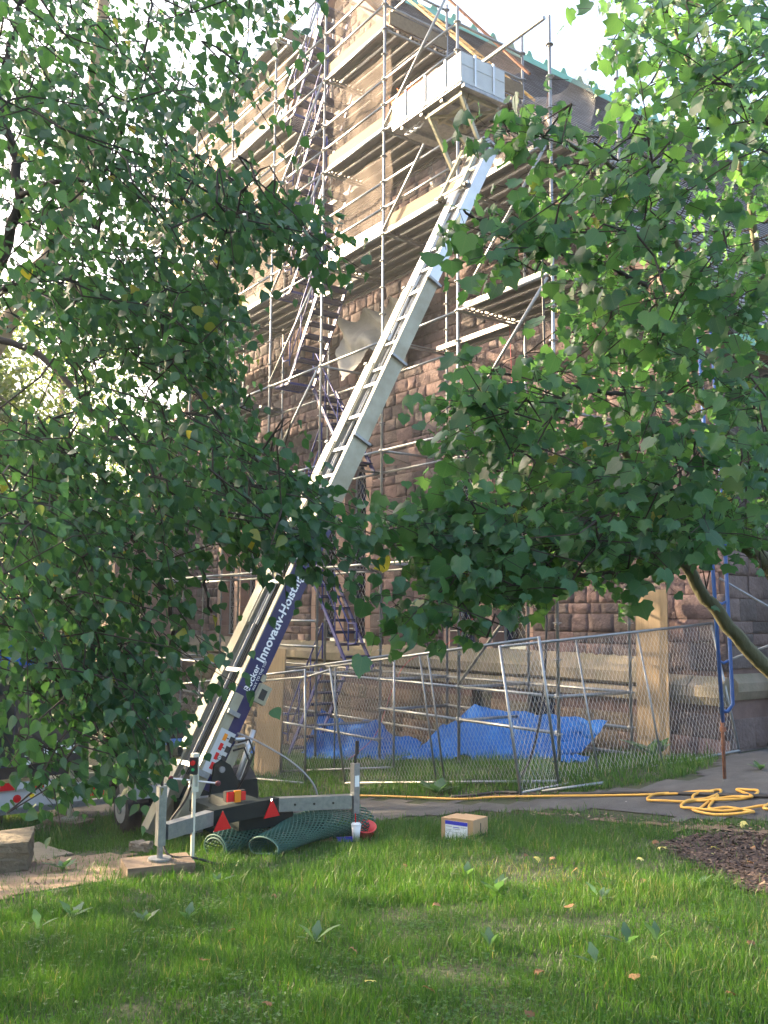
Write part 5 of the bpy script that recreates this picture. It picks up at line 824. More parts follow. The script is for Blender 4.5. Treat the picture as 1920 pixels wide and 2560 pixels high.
# the narrow folded panel and the blue frame at the right corner
fp = thing('narrow_frame', 'narrow white steel frame leaning behind the blue frame at the fence end', 'frame', g3(3.2, 2.05))
for dx_ in (0, .09): MB().tube([g3(3.22 + dx_, 2.15, .02), g3(3.02 + dx_ * .6, 2.05, 1.72)], .013, 6).build('leg', M['white'], fp)
for q in (.1, .3, .72, .85): MB().tube([g3(3.22 - .2 * q, 2.15 - .1 * q, 1.7 * q), g3(3.31 - .24 * q, 2.15 - .1 * q, 1.7 * q)], .01, 5).build('rung', M['white'], fp)
bf = thing('blue_scaffold_frame', 'tall blue steel scaffold frame on a rusty jack standing on the path', 'scaffold frame', (4.91, -.26, .48))
a0 = Vector((4.91, -.26, .49)); tl = Vector((-.09, 0, 0))
MB().tube([a0 + Vector((0, 0, .62)), a0 + Vector((-.085, -.0, 2.9)), a0 + Vector((-.16, -.0, 5.2))], .0225, 10).build('leg', M['framblue'], bf, True)
b0 = a0 + float(RT[0]) * Vector((.11, 0, 0)) + Vector((0, .095, 0))
MB().tube([a0 + Vector((-.02, .02, .74)), a0 + Vector((.02, .07, .74)), b0 + Vector((.0, .01, .82)), b0 + Vector((-.03, 0, 2.9)), b0 + Vector((-.11, 0, 5.2))], .0225, 10).build('leg', M['framblue'], bf, True)
for z in (1.28, 1.95, 2.6, 3.3): MB().tube([a0 + Vector((-.03, 0, z + .03)), a0 + Vector((.0, .05, z)), b0 + Vector((-.03, 0, z + .03))], .016, 8).build('rung', M['framblue'], bf, True)
jk = MB().tube([a0 + Vector((0, 0, 0)), a0 + Vector((-.01, 0, .9))], .0195, 10).build('jack', M['rust'], bf, True); MB().tube([a0 + Vector((0, 0, .52)), a0 + Vector((0, 0, .57))], .035, 8).build('collar', M['rust'], jk); MB().box((4.84, -.34, .465), (4.98, -.18, .48)).build('base_plate', M['rust'], jk)
MB().tube([a0 + Vector((-.05, .1, 2.25)), (6.6, .9, 1.45)], .014, 6).build('cross_brace', M['galvd'], bf); MB().tube([a0 + Vector((-.0, .1, 1.30)), (6.6, .9, 2.6)], .014, 6).build('cross_brace', M['galvd'], bf)
MB().tube([a0 + Vector((-.12, .1, 3.6)), (6.6, .9, 4.9)], .014, 6).build('cross_brace', M['galvd'], bf)

# ---- tarps
def tarp(lab, top, bot, n=90, nv=44, wr=.05):
    T = [Vector(p) for p in top]; Bt = [Vector(p) for p in bot]
    def along(P, t):
        f = t * (len(P) - 1); i = min(int(f), len(P) - 2); return P[i].lerp(P[i + 1], f - i)
    V = []; ph = rng.uniform(0, 6, 3)
    for j in range(nv + 1):
        v = j / nv
        for i in range(n + 1):
            u = i / n; a, b_ = along(T, u), along(Bt, u); p = a.lerp(b_, v); p.z -= .10 * math.sin(PI * v)
            f = wr * (math.sin(u * 19 + v * 5 + ph[0]) + .7 * math.sin(u * 31 - v * 11 + ph[1]) + .6 * math.sin(v * 16 + u * 8 + ph[2])) * (.4 + v)
            cr = .035 * (abs(math.sin(u * 13 + 9 * v + ph[1])) ** .5 + abs(math.sin(u * 23 - 14 * v + ph[2])) ** .5 + .6 * abs(math.sin(v * 21 + 17 * u + ph[0])) ** .6 - 1.9)
            p.z += f * .5 + cr + rng.normal(0, .003); p.y += f * .7 + cr * .6; p.z = max(p.z, float(G(p.x, p.y)) + .03); V.append(tuple(p))
    ii = (np.arange(nv)[:, None] * (n + 1) + np.arange(n)).ravel()
    o = link('tarp', fast_mesh('tarp', V, np.stack([ii, ii + 1, ii + n + 2, ii + n + 1], 1).ravel(), 4, M['tarp'], smooth=True)); o['label'] = lab; o['category'] = 'tarp'; o['group'] = 'blue tarps along the wall foot'
tarp('blue tarp hung from the stair foot, sagging in the middle', [(-5.95, 1.2, .34), (-5.6, 1.25, .14), (-4.95, 1.3, .08), (-4.1, 1.3, .26), (-3.5, 1.3, .02), (-2.6, 1.3, -.02)], [(-5.0, .05, -.5), (-4.3, .08, -.46), (-3.4, .1, -.36), (-2.5, .15, -.26), (-1.65, .3, -.16)])
tarp('blue tarp spread over the lower tubes beside the basement windows, right of the other', [(-2.1, 1.3, .28), (-1.7, 1.3, .42), (-1.15, 1.32, .76), (-.3, 1.3, .74), (.5, 1.3, .74), (1.2, 1.3, .76), (1.85, 1.3, .74)], [(-2.0, .3, -.18), (-1.3, .32, -.12), (-.65, .4, -.05), (0., .45, .02), (.5, .5, .05), (.85, .7, .1), (1.25, 1.1, .2)])
tarp('folded blue tarp at the plywood sheet left of the stair foot', [(-7.6, .6, -.28), (-7.2, .6, -.22), (-6.85, .6, -.26)], [(-7.55, .3, -.75), (-7.2, .3, -.72), (-6.9, .3, -.7)], 30, 16, .03)
tarp('blue tarp heaped behind the hoist engine', [(-12.9, .1, -.4), (-11.9, .1, -.55), (-11, .1, -.6), (-9.8, .1, -.75)], [(-12.6, -.8, -1.1), (-11.7, -.8, -1.05), (-10.8, -.8, -1.0), (-9.6, -.8, -.95)], 60, 24, .06)
tarp('small crumpled blue tarp scrap on the grass near the plywood', [(1.6, .55, .3), (1.8, .6, .32), (2.1, .65, .33)], [(1.6, .35, .22), (1.8, .35, .24), (2.1, .4, .26)], 10, 5, .02)

# ---- hoses, cords, lines
H = lambda P, dz=.022: [g3(x, y, dz) for x, y in P]
def coil(cx_, cy_, rx, ry, a0, a1, n, tilt=0.): return [(cx_ + rx * math.cos(t) * math.cos(tilt) - ry * math.sin(t) * math.sin(tilt), cy_ + rx * math.cos(t) * math.sin(tilt) + ry * math.sin(t) * math.cos(tilt)) for t in np.linspace(a0, a1, n)]
L1 = [(6.7, -1.02), (6.4, -1.2), (6.1, -1.36)] + coil(5.62, -1.28, .44, .24, .2, -5.2, 14, .35) + coil(5.42, -1.0, .32, .22, 1.2, -4.6, 12, .6) + coil(5.75, -1.52, .3, .1, 2.2, -3.6, 10, .2) + coil(5.02, -1.18, .36, .19, .2, -5.6, 13, .4) + [(4.67, -1.16), (4.06, -1.37), (3.61, -1.54), (2.81, -1.73), (2.28, -1.91), (1.38, -2.04), (.91, -2.09), (.32, -2.11)]
P1 = H(L1, .026)
for i, p in enumerate(P1): p.z += .018 * math.sin(i * .9) ** 2
cable('yellow_hose', 'yellow air hose lying in loose loops on the path and running off along it', 'hose', P1, .0135, M['hose'], 7)
cable('black_hose', 'thick black hose lying straight across the path behind the yellow loops', 'hose', H([(6.6, -.7), (6.1, -.86), (5.88, -.92), (5.62, -.97), (5.28, -1.02), (4.91, -1.07), (4.63, -1.11), (4.28, -1.2), (3.9, -1.33), (3.5, -1.42)], .03), .022, M['cable'], 4)
cable('hanging_cable', 'black cable hanging down past the fence top to the grass', 'cable', [(1.95, -.06, 9.0), (2.45, -.5, 5.0), (2.52, -.6, 3.2), (2.52, -.62, 2.0), (2.5, -.68, 1.2), (2.46, -.75, .75), (2.4, -.85, .4), (2.3, -1.0, .14), (2.0, -1.1, .12), (1.5, -1.15, .08)], .016, M['cable'])
cable('red_line', 'thin red line strung from the scaffold down behind the fence', 'line', [(-.2, 1.3, 8.6), (-.3, 1.5, 4.5), (-.1, 1.0, 3.0), (-1.2, .9, 1.9), (-2.2, .7, 1.5), (-2.3, .4, 1.0), (-2.4, .1, .2), (-2.5, -.4, -.2)], .006, M['redline'])
cable('black_hose_end', 'short dark hose with a green end lying at the near path edge', 'hose', H([(2.05, -1.85), (2.3, -1.75), (2.55, -1.55), (2.9, -1.5)], .03), .018, M['cable'], 5)

# ---- green plastic mesh rolls lying on the lawn
def meshroll(lab, a, b_, r0, r1, flat, turns=1.3, open_=0., n=34, seedp=0.):
    """a rolled sheet of plastic safety mesh: strands with real holes"""
    A, B = Vector(a), Vector(b_); ax = (B - A).normalized(); sdv = ax.cross(Vector((0, 0, 1))).normalized(); L = (B - A).length
    def pt(u, th):
        bulge = 1 + .12 * math.sin(u * 5 + seedp) + .06 * math.sin(u * 11 + th)
        r = (r0 + (r1 - r0) * u) * bulge * (1 - .13 * th / (2 * PI)); c = A + ax * L * u + Vector((0, 0, .05 * math.sin(u * PI)))
        p = c + sdv * math.cos(th) * r * (1.25 + open_ * u) + Vector((0, 0, 1)) * (math.sin(th) * r * flat + r * flat)
        p.z = max(p.z, float(G(p.x, p.y)) + .015); return p
    nt_ = int(turns * 2 * PI * (r0 + r1) / 2 / .023); nu = int(L / .03); V, F = [], []
    th = np.linspace(-.5, turns * 2 * PI - .5, nt_)
    grid = [[pt(i / nu, t) for t in th] for i in range(nu + 1)]
    def st(a_, b2, w_):
        k = len(V); q = (b2 - a_); nn = (a_ - (A + ax * ((a_ - A).dot(ax)))).normalized(); s1 = q.cross(nn).normalized() * w_
        for e in (a_, b2): V.extend((tuple(e + s1), tuple(e - s1 * .4 + nn * w_ * .7), tuple(e - s1 * .4 - nn * w_ * .7)))
        for m_ in range(3): F.extend((k + m_, k + (m_ + 1) % 3, k + 3 + (m_ + 1) % 3, k + 3 + m_))
    for i in range(nu + 1):
        for j in range(nt_ - 1):
            if (i + j) % 2 == 0 and i < nu: st(grid[i][j], grid[i + 1][j + 1], .0085)
            elif i < nu: st(grid[i + 1][j], grid[i][j + 1], .0085)
    t = link('mesh_roll', fast_mesh('mesh_roll', V, F, 4, M['netgreen'])); t['label'] = lab; t['category'] = 'mesh roll'; t['group'] = 'rolls of green plastic mesh'
    ed = MB().tube([grid[0][j] for j in range(0, nt_, 2)], .008, 6); ed.build('rim', mat('pale_mesh_edge', (.07, .16, .13)), t, True)
meshroll('tight roll of green plastic mesh, the longer one at the back', (2.95, -5.55, -.05), (2.62, -4.1, -.05), .13, .17, .8, 1.5, 0, seedp=.4)
meshroll('loose open roll of green plastic mesh in front, beside the cup', (3.36, -5.25, .0), (3.0, -4.15, -.0), .14, .31, .60, 1.12, .2, seedp=2.)

# ---- small things on the lawn
def lathe(name, prof, c, m, parent=None, n=20):
    b = MB(); c = Vector(c); k = len(prof); 
    for r, z in prof:
        for j in range(n): a = 2 * PI * j / n; b.v.append((c.x + r * math.cos(a), c.y + r * math.sin(a), c.z + z))
    for i in range(k - 1):
        for j in range(n): b.f.append((i * n + j, i * n + (j + 1) % n, (i + 1) * n + (j + 1) % n, (i + 1) * n + j))
    return b.build(name, m, parent, True)
c = g3(3.5, -4.29, .02); cu = thing('drink_cup', 'frosted takeaway cup with a red straw standing in the grass', 'cup', c)
lathe('cup_body', [(.0, 0), (.034, 0), (.048, .15), (.045, .15), (.032, .006), (0, .006)], c, M['cup'], cu); lathe('drink', [(0, .01), (.031, .01), (.036, .055), (0, .055)], c, mat('milky_tea', (.50, .33, .22)), cu); lathe('lid', [(.05, .148), (.052, .158), (.044, .162), (.04, .17), (0, .172)], c, M['cup'], cu); MB().tube([c + Vector((0, 0, .05)), c + Vector((-.008, -.006, .26))], .005, 6).build('straw', M['red'], cu)
c = g3(3.44, -4.14, .03); bw = thing('plastic_bowl', 'red plastic bowl lying tilted in the grass behind the cup', 'bowl', c); ob = lathe('bowl', [(0, .01), (.06, .0), (.075, .02), (.10, .115), (.108, .12), (.108, .128), (.10, .128), (.07, .03), (.0, .02)], (0, 0, 0), M['bowl'], None); ob.parent = bw; ob.rotation_euler = (R(10), R(22), 0)
c = g3(3.42, -4.46, .02); MBp = MB().obox(c, Vector((.1, .2, 0)), Vector((-.05, .025, 0)), Vector((0, 0, .04))).build('blue_offcut', M['pblue']); MBp['label'] = 'dark blue offcut lying against the loose mesh roll'; MBp['category'] = 'offcut'
c = g3(3.3, -4.58, .03); MBp = MB().obox(c, Vector((.07, .1, .01)), Vector((-.03, .02, .02)), Vector((0, 0, .03))).build('wood_offcut', M['timber']); MBp['label'] = 'small wooden offcut beside the mesh roll, left of the blue one'; MBp['category'] = 'offcut'
# cardboard box
ct = thing('cardboard_box', 'cardboard box with a blue and white label lying on the lawn', 'box', (4.25, -3.52, .1))
A = Vector((4.11, -3.70, .08)); B_ = Vector((4.43, -3.57, .08)); e1 = (B_ - A); e2 = Vector((-e1.y, e1.x, 0)).normalized() * .30; e2 = Vector((-.07, .25, 0)); hz = Vector((0, 0, .245))
bo = MB().obox(A, e1, e2, hz).build('carton', M['card'], ct); nr = e1.cross(Vector((0, 0, 1))).normalized()
lb = MB().obox(A + e1 * .13 + Vector((0, 0, .0)) + nr * .001, e1 * .70, Vector((0, 0, .225)), nr * .002).build('label_sheet', M['paper'], ct)
MB().obox(A + e1 * .13 + Vector((0, 0, .19)) + nr * .004, e1 * .70, Vector((0, 0, .035)), nr * .001).build('label_band', M['pblue'], lb)
for (u, z, w_, h_) in ((.16, .17, .18, .004), (.16, .05, .2, .008), (.38, .165, .2, .006), (.38, .15, .22, .004), (.62, .17, .18, .004), (.62, .075, .2, .006), (.62, .04, .2, .004), (.38, .12, .22, .003), (.16, .14, .17, .003), (.16, .125, .17, .003)): MB().obox(A + e1 * u + Vector((0, 0, z)) + nr * .004, e1 * w_, Vector((0, 0, h_)), nr * .001).build('label_print', M['pblue'] if h_ > .005 else M['galvd'], lb)
n2 = Vector((.25, .07, 0)).normalized(); q = A + e1 + n2 * .001
for (v, z, w_, h_) in ((.48, .12, .05, .09), (.48, .03, .05, .04), (.25, .085, .28, .02), (.62, .085, .25, .02)): MB().obox(q + e2 * v + Vector((0, 0, z)), e2 * w_, Vector((0, 0, h_)), n2 * .001).build('box_print', M['cable'], bo)
MB().obox(A + e1 * .3 + hz + Vector((0, 0, .002)), e1 * .7, e2, Vector((0, 0, .006))).build('flap', M['card'], bo)
# dressed stone block on bearers at the left edge
def lump(name, lab, cat, c, dims, m, rz=0., rough=.03, parent=None, n=6):
    b = bmesh.new(); bmesh.ops.create_cube(b, size=1.0); bmesh.ops.subdivide_edges(b, edges=b.edges[:], cuts=n, use_grid_fill=True)
    for v in b.verts:
        v.co = Vector((v.co.x * dims[0], v.co.y * dims[1], v.co.z * dims[2])) + Vector(rng.normal(0, rough, 3)) * .35
    me = bpy.data.meshes.new(name); b.to_mesh(me); b.free(); me.materials.append(m); me.transform(Matrix.Translation(Vector(c)) @ Matrix.Rotation(rz, 4, 'Z')); set_tint(me, random.random())
    o = link(name, me, parent)
    if lab: o['label'] = lab; o['category'] = cat
    return o
lump('stone_block', 'big dressed brown stone block resting on timber at the left edge', 'stone block', (1.75, -7.45, .02), (.62, 1.0, .28), M['plinth'], R(-20), .02)
MBp = MB().box((1.4, -7.6, -.3), (1.95, -7.0, -.13)).build('timber_bearer', M['timber']); MBp['label'] = 'dark timber bearer under the big stone block'; MBp['category'] = 'timber'
lump('stone_slab', 'pale flat stone slab leaning low beside the stone block', 'stone slab', (1.2, -6.75, -.2), (.7, .5, .06), M['sill'], R(15), .015)
lump('broken_stone', 'small broken stone at the near hoist foot', 'stone', (2.35, -6.05, .02), (.2, .1, .08), M['sill'], R(40), .02)

# ================================================================ FOLIAGE
def leaf_template(kind):
    if kind == 'birch':
        half = [(0, 0), (.26, .10), (.41, .30), (.38, .5), (.27, .70), (.12, .90), (0, 1.1)]; mids = [0, .3, .7, 1.1]; V = [(0, 0, 0), (0, .3, -.03), (0, .7, -.03), (0, 1.1, -.10)]; b = 4
        for s_ in (1, -1):
            for x, y in half[1:-1]: V.append((x * s_, y, .10 * x + .05 * math.sin(y * 6)))
        T = []
        for o, fl in ((4, 0), (9, 1)):
            t = [(0, o, 1), (o, o + 1, 1), (1, o + 1, o + 2), (1, o + 2, 2), (2, o + 2, o + 3), (2, o + 3, o + 4), (2, o + 4, 3)]
            T += [tuple(reversed(q)) if fl else q for q in t]
    elif kind == 'maple':
        half = [(.24, -.13), (.48, .0), (.66, .16), (.55, .34), (.60, .56), (.37, .66), (.19, .84)]; V = [(0, 0, 0), (0, .4, -.03), (0, .75, -.06), (0, 1.08, -.16)]
        for s_ in (1, -1):
            for x, y in half: V.append((x * s_, y, -.10 * x * x + (-.10 if abs(x) > .55 else .02)))
        T = []
        for o, fl in ((4, 0), (11, 1)):
            t = [(0, o, o + 1), (0, o + 1, o + 3), (o + 1, o + 2, o + 3), (0, o + 3, 1), (1, o + 3, o + 5), (o + 3, o + 4, o + 5), (1, o + 5, 2), (2, o + 5, o + 6), (2, o + 6, 3)]
            T += [tuple(reversed(q)) if fl else q for q in t]
    else:
        V = [(0, 0, 0), (.35, .45, .05), (0, 1, -.08), (-.35, .45, .05)]; T = [(0, 1, 2), (0, 2, 3)]
    return np.array(V, float), np.array(T)
def leaf_arrays(kind, recs):
    """recs: (position, tip direction, face normal, size) -> vertices, triangles, uv"""
    V0, T0 = leaf_template(kind); n = len(recs)
    P = np.array([r[0] for r in recs]); Dv = np.array([r[1] for r in recs]); Nv = np.array([r[2] for r in recs]); S_ = np.array([r[3] for r in recs])
    Dv /= np.linalg.norm(Dv, axis=1, keepdims=True); Xv = np.cross(Dv, Nv); Xv /= np.linalg.norm(Xv, axis=1, keepdims=True) + 1e-9; Nv = np.cross(Xv, Dv)
    wob = rng.normal(1, .12, (n, 1)); curl = rng.uniform(-1.2, 3.6, (n, 1))
    x = V0[None, :, 0] * wob; y = V0[None, :, 1]; z = V0[None, :, 2] * curl
    V = P[:, None, :] + (Xv[:, None, :] * x[..., None] + Dv[:, None, :] * y[..., None] + Nv[:, None, :] * z[..., None]) * S_[:, None, None]
    F = (T0[None] + (np.arange(n) * len(V0))[:, None, None]).reshape(-1); uv = np.tile(V0[T0.ravel()][:, :2], (n, 1))
    return V.reshape(-1, 3), F, uv, len(V0), len(T0)
CAMF = np.array([-.812694, .582690, 0]); CAMR = np.array([.582690, .812694, 0]); UPV = np.array([0, 0, 1.])
def near_tree(tree, kind, sprays, limbs, m, barks, gaps, size, per, seed):
    rr = np.random.default_rng(seed); nodes = []
    for li, L in enumerate(limbs):
        pts = [Vector((x / 100, y / 100, z / 100)) for x, y, z, r in L]; rs = [r / 100 for *_, r in L]; P, Q = [], []
        for i in range(len(pts) - 1):
            a, b_, c, d = pts[max(i - 1, 0)], pts[i], pts[i + 1], pts[min(i + 2, len(pts) - 1)]
            for k in range(6):
                t = k / 6; P.append(.5 * ((2 * b_) + (c - a) * t + (2 * a - 5 * b_ + 4 * c - d) * t * t + (3 * b_ - a - 3 * c + d) * t ** 3) + Vector(rr.normal(0, .006, 3))); Q.append(rs[i] * (1 - t) + rs[i + 1] * t)
        P.append(pts[-1]); Q.append(rs[-1]); nodes += [(p, min(q, .006)) for p, q in zip(P, Q)]
        MB().tube(P, Q, 8).build('trunk' if max(rs) > .03 else 'limb', M[barks[0]] if max(rs) > .05 or (kind == 'maple' and max(rs) > .018) else M['barkd'], tree, True)
    N = np.array([tuple(p) for p, _ in nodes]); recs = []; tw = MB()
    for s_ in sprays:
        a, b_ = np.array(s_[:3]) / 100, np.array(s_[3:]) / 100; d = b_ - a; L = np.linalg.norm(d); d /= L
        i = np.argmin(((N - a) ** 2).sum(1)); dist = np.linalg.norm(N[i] - a)
        sagp = a + d * L * .5 + UPV * .02; tip = b_ - UPV * (.05 if kind == 'birch' else .0)
        if dist < 1.3: mid = (N[i] + a) / 2 + rr.normal(0, .02, 3) + UPV * .03; tw.tube([N[i], mid, a, sagp, tip], [.004, .0035, .003, .002, .001], 4, False)
        else: tw.tube([a, sagp, tip], [.003, .002, .001], 4, False)
        N = np.concatenate([N, [a, sagp]])
        n = int(per * L / .45 * rr.uniform(.75, 1.25)) + 2; side = 1; sv = np.cross(d, UPV); sv /= np.linalg.norm(sv) + 1e-9
        for k in range(n):
            t = (k + .6) / n; p = a + d * L * t + UPV * (.02 * math.sin(t * PI) - .03 * t * t) + rr.normal(0, .045 if kind == 'birch' else .05, 3); side = -side
            if kind == 'birch':
                td = d * rr.uniform(.2, .8) + sv * side * rr.uniform(.3, 1) - UPV * rr.uniform(.3, 1.3) + rr.normal(0, .25, 3)
                nn = UPV * rr.uniform(.2, 1) - CAMF * rr.uniform(-.2, 1.0) + rr.normal(0, .55, 3); q = p + td / np.linalg.norm(td) * .018
                sz = size * rr.uniform(.6, 1.35)
            else:
                td = sv * side * rr.uniform(.2, .9) + d * rr.uniform(-.2, .6) - UPV * rr.uniform(.45, 1.3) + rr.normal(0, .2, 3)
                low = max(0., min(1., (3.4 - p[2]) / 1.2)); nn = UPV * rr.uniform(.25, 1) - CAMF * (rr.uniform(-.5, .7) * (1 - low) + rr.uniform(.3, 1.1) * low) + rr.normal(0, .4, 3); st_ = (sv * side * .5 + d * .4 + UPV * .2 + rr.normal(0, .25, 3)); q = p + st_ / np.linalg.norm(st_) * rr.uniform(.03, .09)
                if kind == 'maple': tw.tube([p, q], .0011, 3, False)
                sz = size * rr.uniform(.45, 1.35)
            recs.append((q, td, nn, sz))
    tw.build('twigs', M['barkd'], tree, kind='stuff')
    eye = np.array(EYE); recs.sort(key=lambda r: -(r[3] / np.linalg.norm(r[0] - eye))); V, F, uv, nv, ntr = leaf_arrays(kind, recs); tint = rr.random(len(recs))
    one = 300
    for i in range(one):
        lv = V[i * nv:(i + 1) * nv]; o_ = lv[0].copy(); me = fast_mesh('leaf', lv - o_, F[:ntr * 3], 3, m, np.full(ntr, tint[i]), uv[:ntr * 3], True); link('leaf', me, tree, loc=tuple(o_))
    link('foliage', fast_mesh('foliage', V[one * nv:], F[one * ntr * 3:] - one * nv, 3, m, np.repeat(tint[one:], ntr), uv[one * ntr * 3:], True), tree, kind='stuff')
    return len(recs)
birch = thing('birch_tree', 'birch tree hanging small toothed leaves over the left half of the view', 'tree', (2.6, -10.2, .2))
near_tree(birch, 'birch', BIRCH_SPRAYS, BIRCH_LIMBS, BIRCHM, ('barkt',), None, .038, 29, 11)
maple = thing('maple_tree', 'young maple tree with broad pointed leaves filling the right side', 'tree', (10.9, -4.2, .7))
near_tree(maple, 'maple', MAPLE_SPRAYS, MAPLE_LIMBS, MAPLEM, ('barkm',), None, .052, 20, 12)

# trees off to the left, most out of view, placed to block the sun
def far_tree(lab, x, y, h, cr, n, seed, cb=.25, leaf=.16, kindname='lime_tree'):
    rr = np.random.default_rng(seed); z0 = float(G(x, y)); t = thing(kindname, lab, 'tree', (x, y, z0), 'trees beyond the trailer')
    MB().tube([(x, y, z0 - .1), (x + .1, y, z0 + h * .3), (x - .1, y + .1, z0 + h * .6), (x, y, z0 + h * .92)], [h * .024, h * .018, h * .011, .02], 8).build('trunk', M['barkt' if 'birch' in lab else 'barkm'], t, True)
    b = MB(); recs = []
    for k in range(n):
        u = rr.random(); zz = z0 + h * (cb + (1 - cb) * u); prof = math.sin(PI * min(1, (u * .86 + .14))) ** .6; a = rr.uniform(0, 2 * PI); rad = cr * prof * rr.uniform(.35, 1.0)
        c = np.array((x + rad * math.cos(a), y + rad * math.sin(a), zz)); r0 = np.array((x, y, zz - rad * .45)); b.tube([r0, (r0 + c) / 2 + np.array((0, 0, .1 * rad)), c], [.035, .02, .006], 4, False)
        m_ = int(rr.uniform(45, 95)); sp = rr.uniform(.35, .75)
        for j in range(m_):
            p = c + rr.normal(0, sp, 3) * (1, 1, .6); recs.append((p, rr.normal(0, 1, 3) - UPV * .5, rr.normal(0, 1, 3) + UPV * .6, leaf * rr.uniform(.6, 1.2)))
    b.build('limbs', M['barkd'], t, kind='stuff'); V, F, uv, nv, ntr = leaf_arrays('far', recs)
    link('crown', fast_mesh('crown', V, F, 3, FARM, np.repeat(rr.random(len(recs)), ntr), uv), t, kind='stuff')
far_tree('tall leafy tree far left beyond the trailer, seen through the birch', -27, 1.5, 17, 5.5, 230, 21)
far_tree('broad leafy tree out of view left of the church, blocking the low sun', -22, -9.5, 16.0, 6.5, 460, 22, .15)
far_tree('round leafy tree behind the dark trailer', -13.5, -10.5, 9.5, 4.2, 100, 23, .12)
far_tree('slim birch between the trailer and the church end', -20.5, -4, 14.8, 4.6, 360, 24, .15)
far_tree('bushy tree added out of view at the far left to block the sun', -4.5, -13.8, 10.5, 4.4, 330, 25, .1)  # unseen, made dense to keep direct sun off the near foliage
far_tree('spreading leafy tree out of view left of the lawn, there to shade the grass', 1.5, -15.5, 9.5, 4.4, 300, 26, .2)
far_tree('rounded leafy tree added out of view past the left edge to shade the hoist boom', -9, -7.4, 9.8, 3.1, 170, 27, .62)  # unseen, added so the lower boom falls in shade
# a low stone house with a pale green roof past the church end
hs = thing('stone_house', 'low building with a pale green roof seen through the birch leaves', 'house', (-36, 10, -1.4))
MB().box((-42, 8, -2), (-31, 16, 5.2)).build('wall', M['ashlar'], hs); MB().prism([(-42.4, 7.4, 5.2), (-42.4, 12, 9.2), (-42.4, 16.6, 5.2)], (12, 0, 0)).build('roof', M['copper'], hs)
for k in range(4): MB().box((-41 + k * 2.6, 7.96, 1), (-40 + k * 2.6, 8.02, 3)).build('window', M['glass'], hs)

# ================================================================ GRASS, WEEDS, FALLEN LEAVES
ZONES = [PATH, MULCH, DIRT, BARE, BARE2]
def grass(name, n, s0, s1, hgt, wid, seed, mask=True, power=1., only=None):
    rr = np.random.default_rng(seed); s = s0 + (s1 - s0) * rr.random(n) ** power; half = .44 * s + .5; r = (rr.random(n) * 2 - 1) * half
    x = 11.425 + s * FW[0] + r * RT[0]; y = -9.66 + s * FW[1] + r * RT[1]; x += rr.normal(0, .02, n); y += rr.normal(0, .02, n)
    keep = y < 1.8 + 0 * x
    jx, jy = x + rr.normal(0, .05, n), y + rr.normal(0, .05, n)
    for k, z in enumerate(ZONES):
        ins = in_poly(jx, jy, z); thin = (.0, .015, .10, .06, .12)[k]; keep &= ~ins | (rr.random(n) < thin)
    keep &= ~(in_poly(x, y, [(2.3, 1.2), (3.6, 1.2), (3.6, 3), (2.3, 3)]))
    cl = np.sin(x * 2.1 + 1.3 * np.sin(y * 1.7)) * np.sin(y * 2.6 + np.sin(x * 3.1)) + .6 * np.sin(x * 6.3 + y * 3.7) * np.sin(y * 7.1 - x * 2.2)
    worn = np.exp(-(((x - 5.9) / 1.0) ** 2 + ((y + 4.3) / .45) ** 2)); keep &= rr.random(n) > worn * .6 - .15 * cl * 0
    keep &= rr.random(n) < np.clip(.86 + .28 * cl, .5, 1)
    x, y, cl = x[keep], y[keep], cl[keep]; m = len(x); z = G(x, y); h = hgt * np.clip(rr.lognormal(0, .35, m), .4, 2.2) * (1 + .35 * cl); w_ = wid * rr.uniform(.6, 1.4, m)
    a = rr.uniform(0, 2 * PI, m); lx, ly = np.cos(a), np.sin(a); la = rr.uniform(0, 2 * PI, m); lean = np.abs(rr.normal(.35, .28, m)); ex, ey = np.cos(la) * lean, np.sin(la) * lean
    V = np.zeros((m, 5, 3))
    for k, (f, wf) in enumerate(((0, 1), (0, -1), (.55, .75), (.55, -.75), (1, 0))):
        V[:, k, 0] = x + lx * w_ * wf * .5 + ex * h * f ** 1.8; V[:, k, 1] = y + ly * w_ * wf * .5 + ey * h * f ** 1.8; V[:, k, 2] = z - .01 + h * f * (1 - .25 * lean * f)
    T = np.array([(0, 1, 3), (0, 3, 2), (2, 3, 4)]); F = (T[None] + (np.arange(m) * 5)[:, None, None]).reshape(-1); tint = np.clip(rr.normal(.42, .2, m) + .12 * cl + (rr.random(m) < .04) * .5 + worn[keep] * .5, 0, 1)
    return fast_mesh(name, V.reshape(-1, 3), F, 3, GRASSM, np.repeat(tint, 3), None, True)
gm = [grass('grass', 210000, 3.6, 7.2, .058, .0040, 31, power=1.25), grass('grass', 160000, 6.7, 11.5, .070, .0058, 32), grass('grass', 100000, 10.8, 20, .10, .010, 33)]
g0 = link('lawn_grass', gm[0], kind='stuff'); g1 = link('lawn_grass', gm[1], kind='stuff'); g2 = link('lawn_grass', gm[2], kind='stuff')
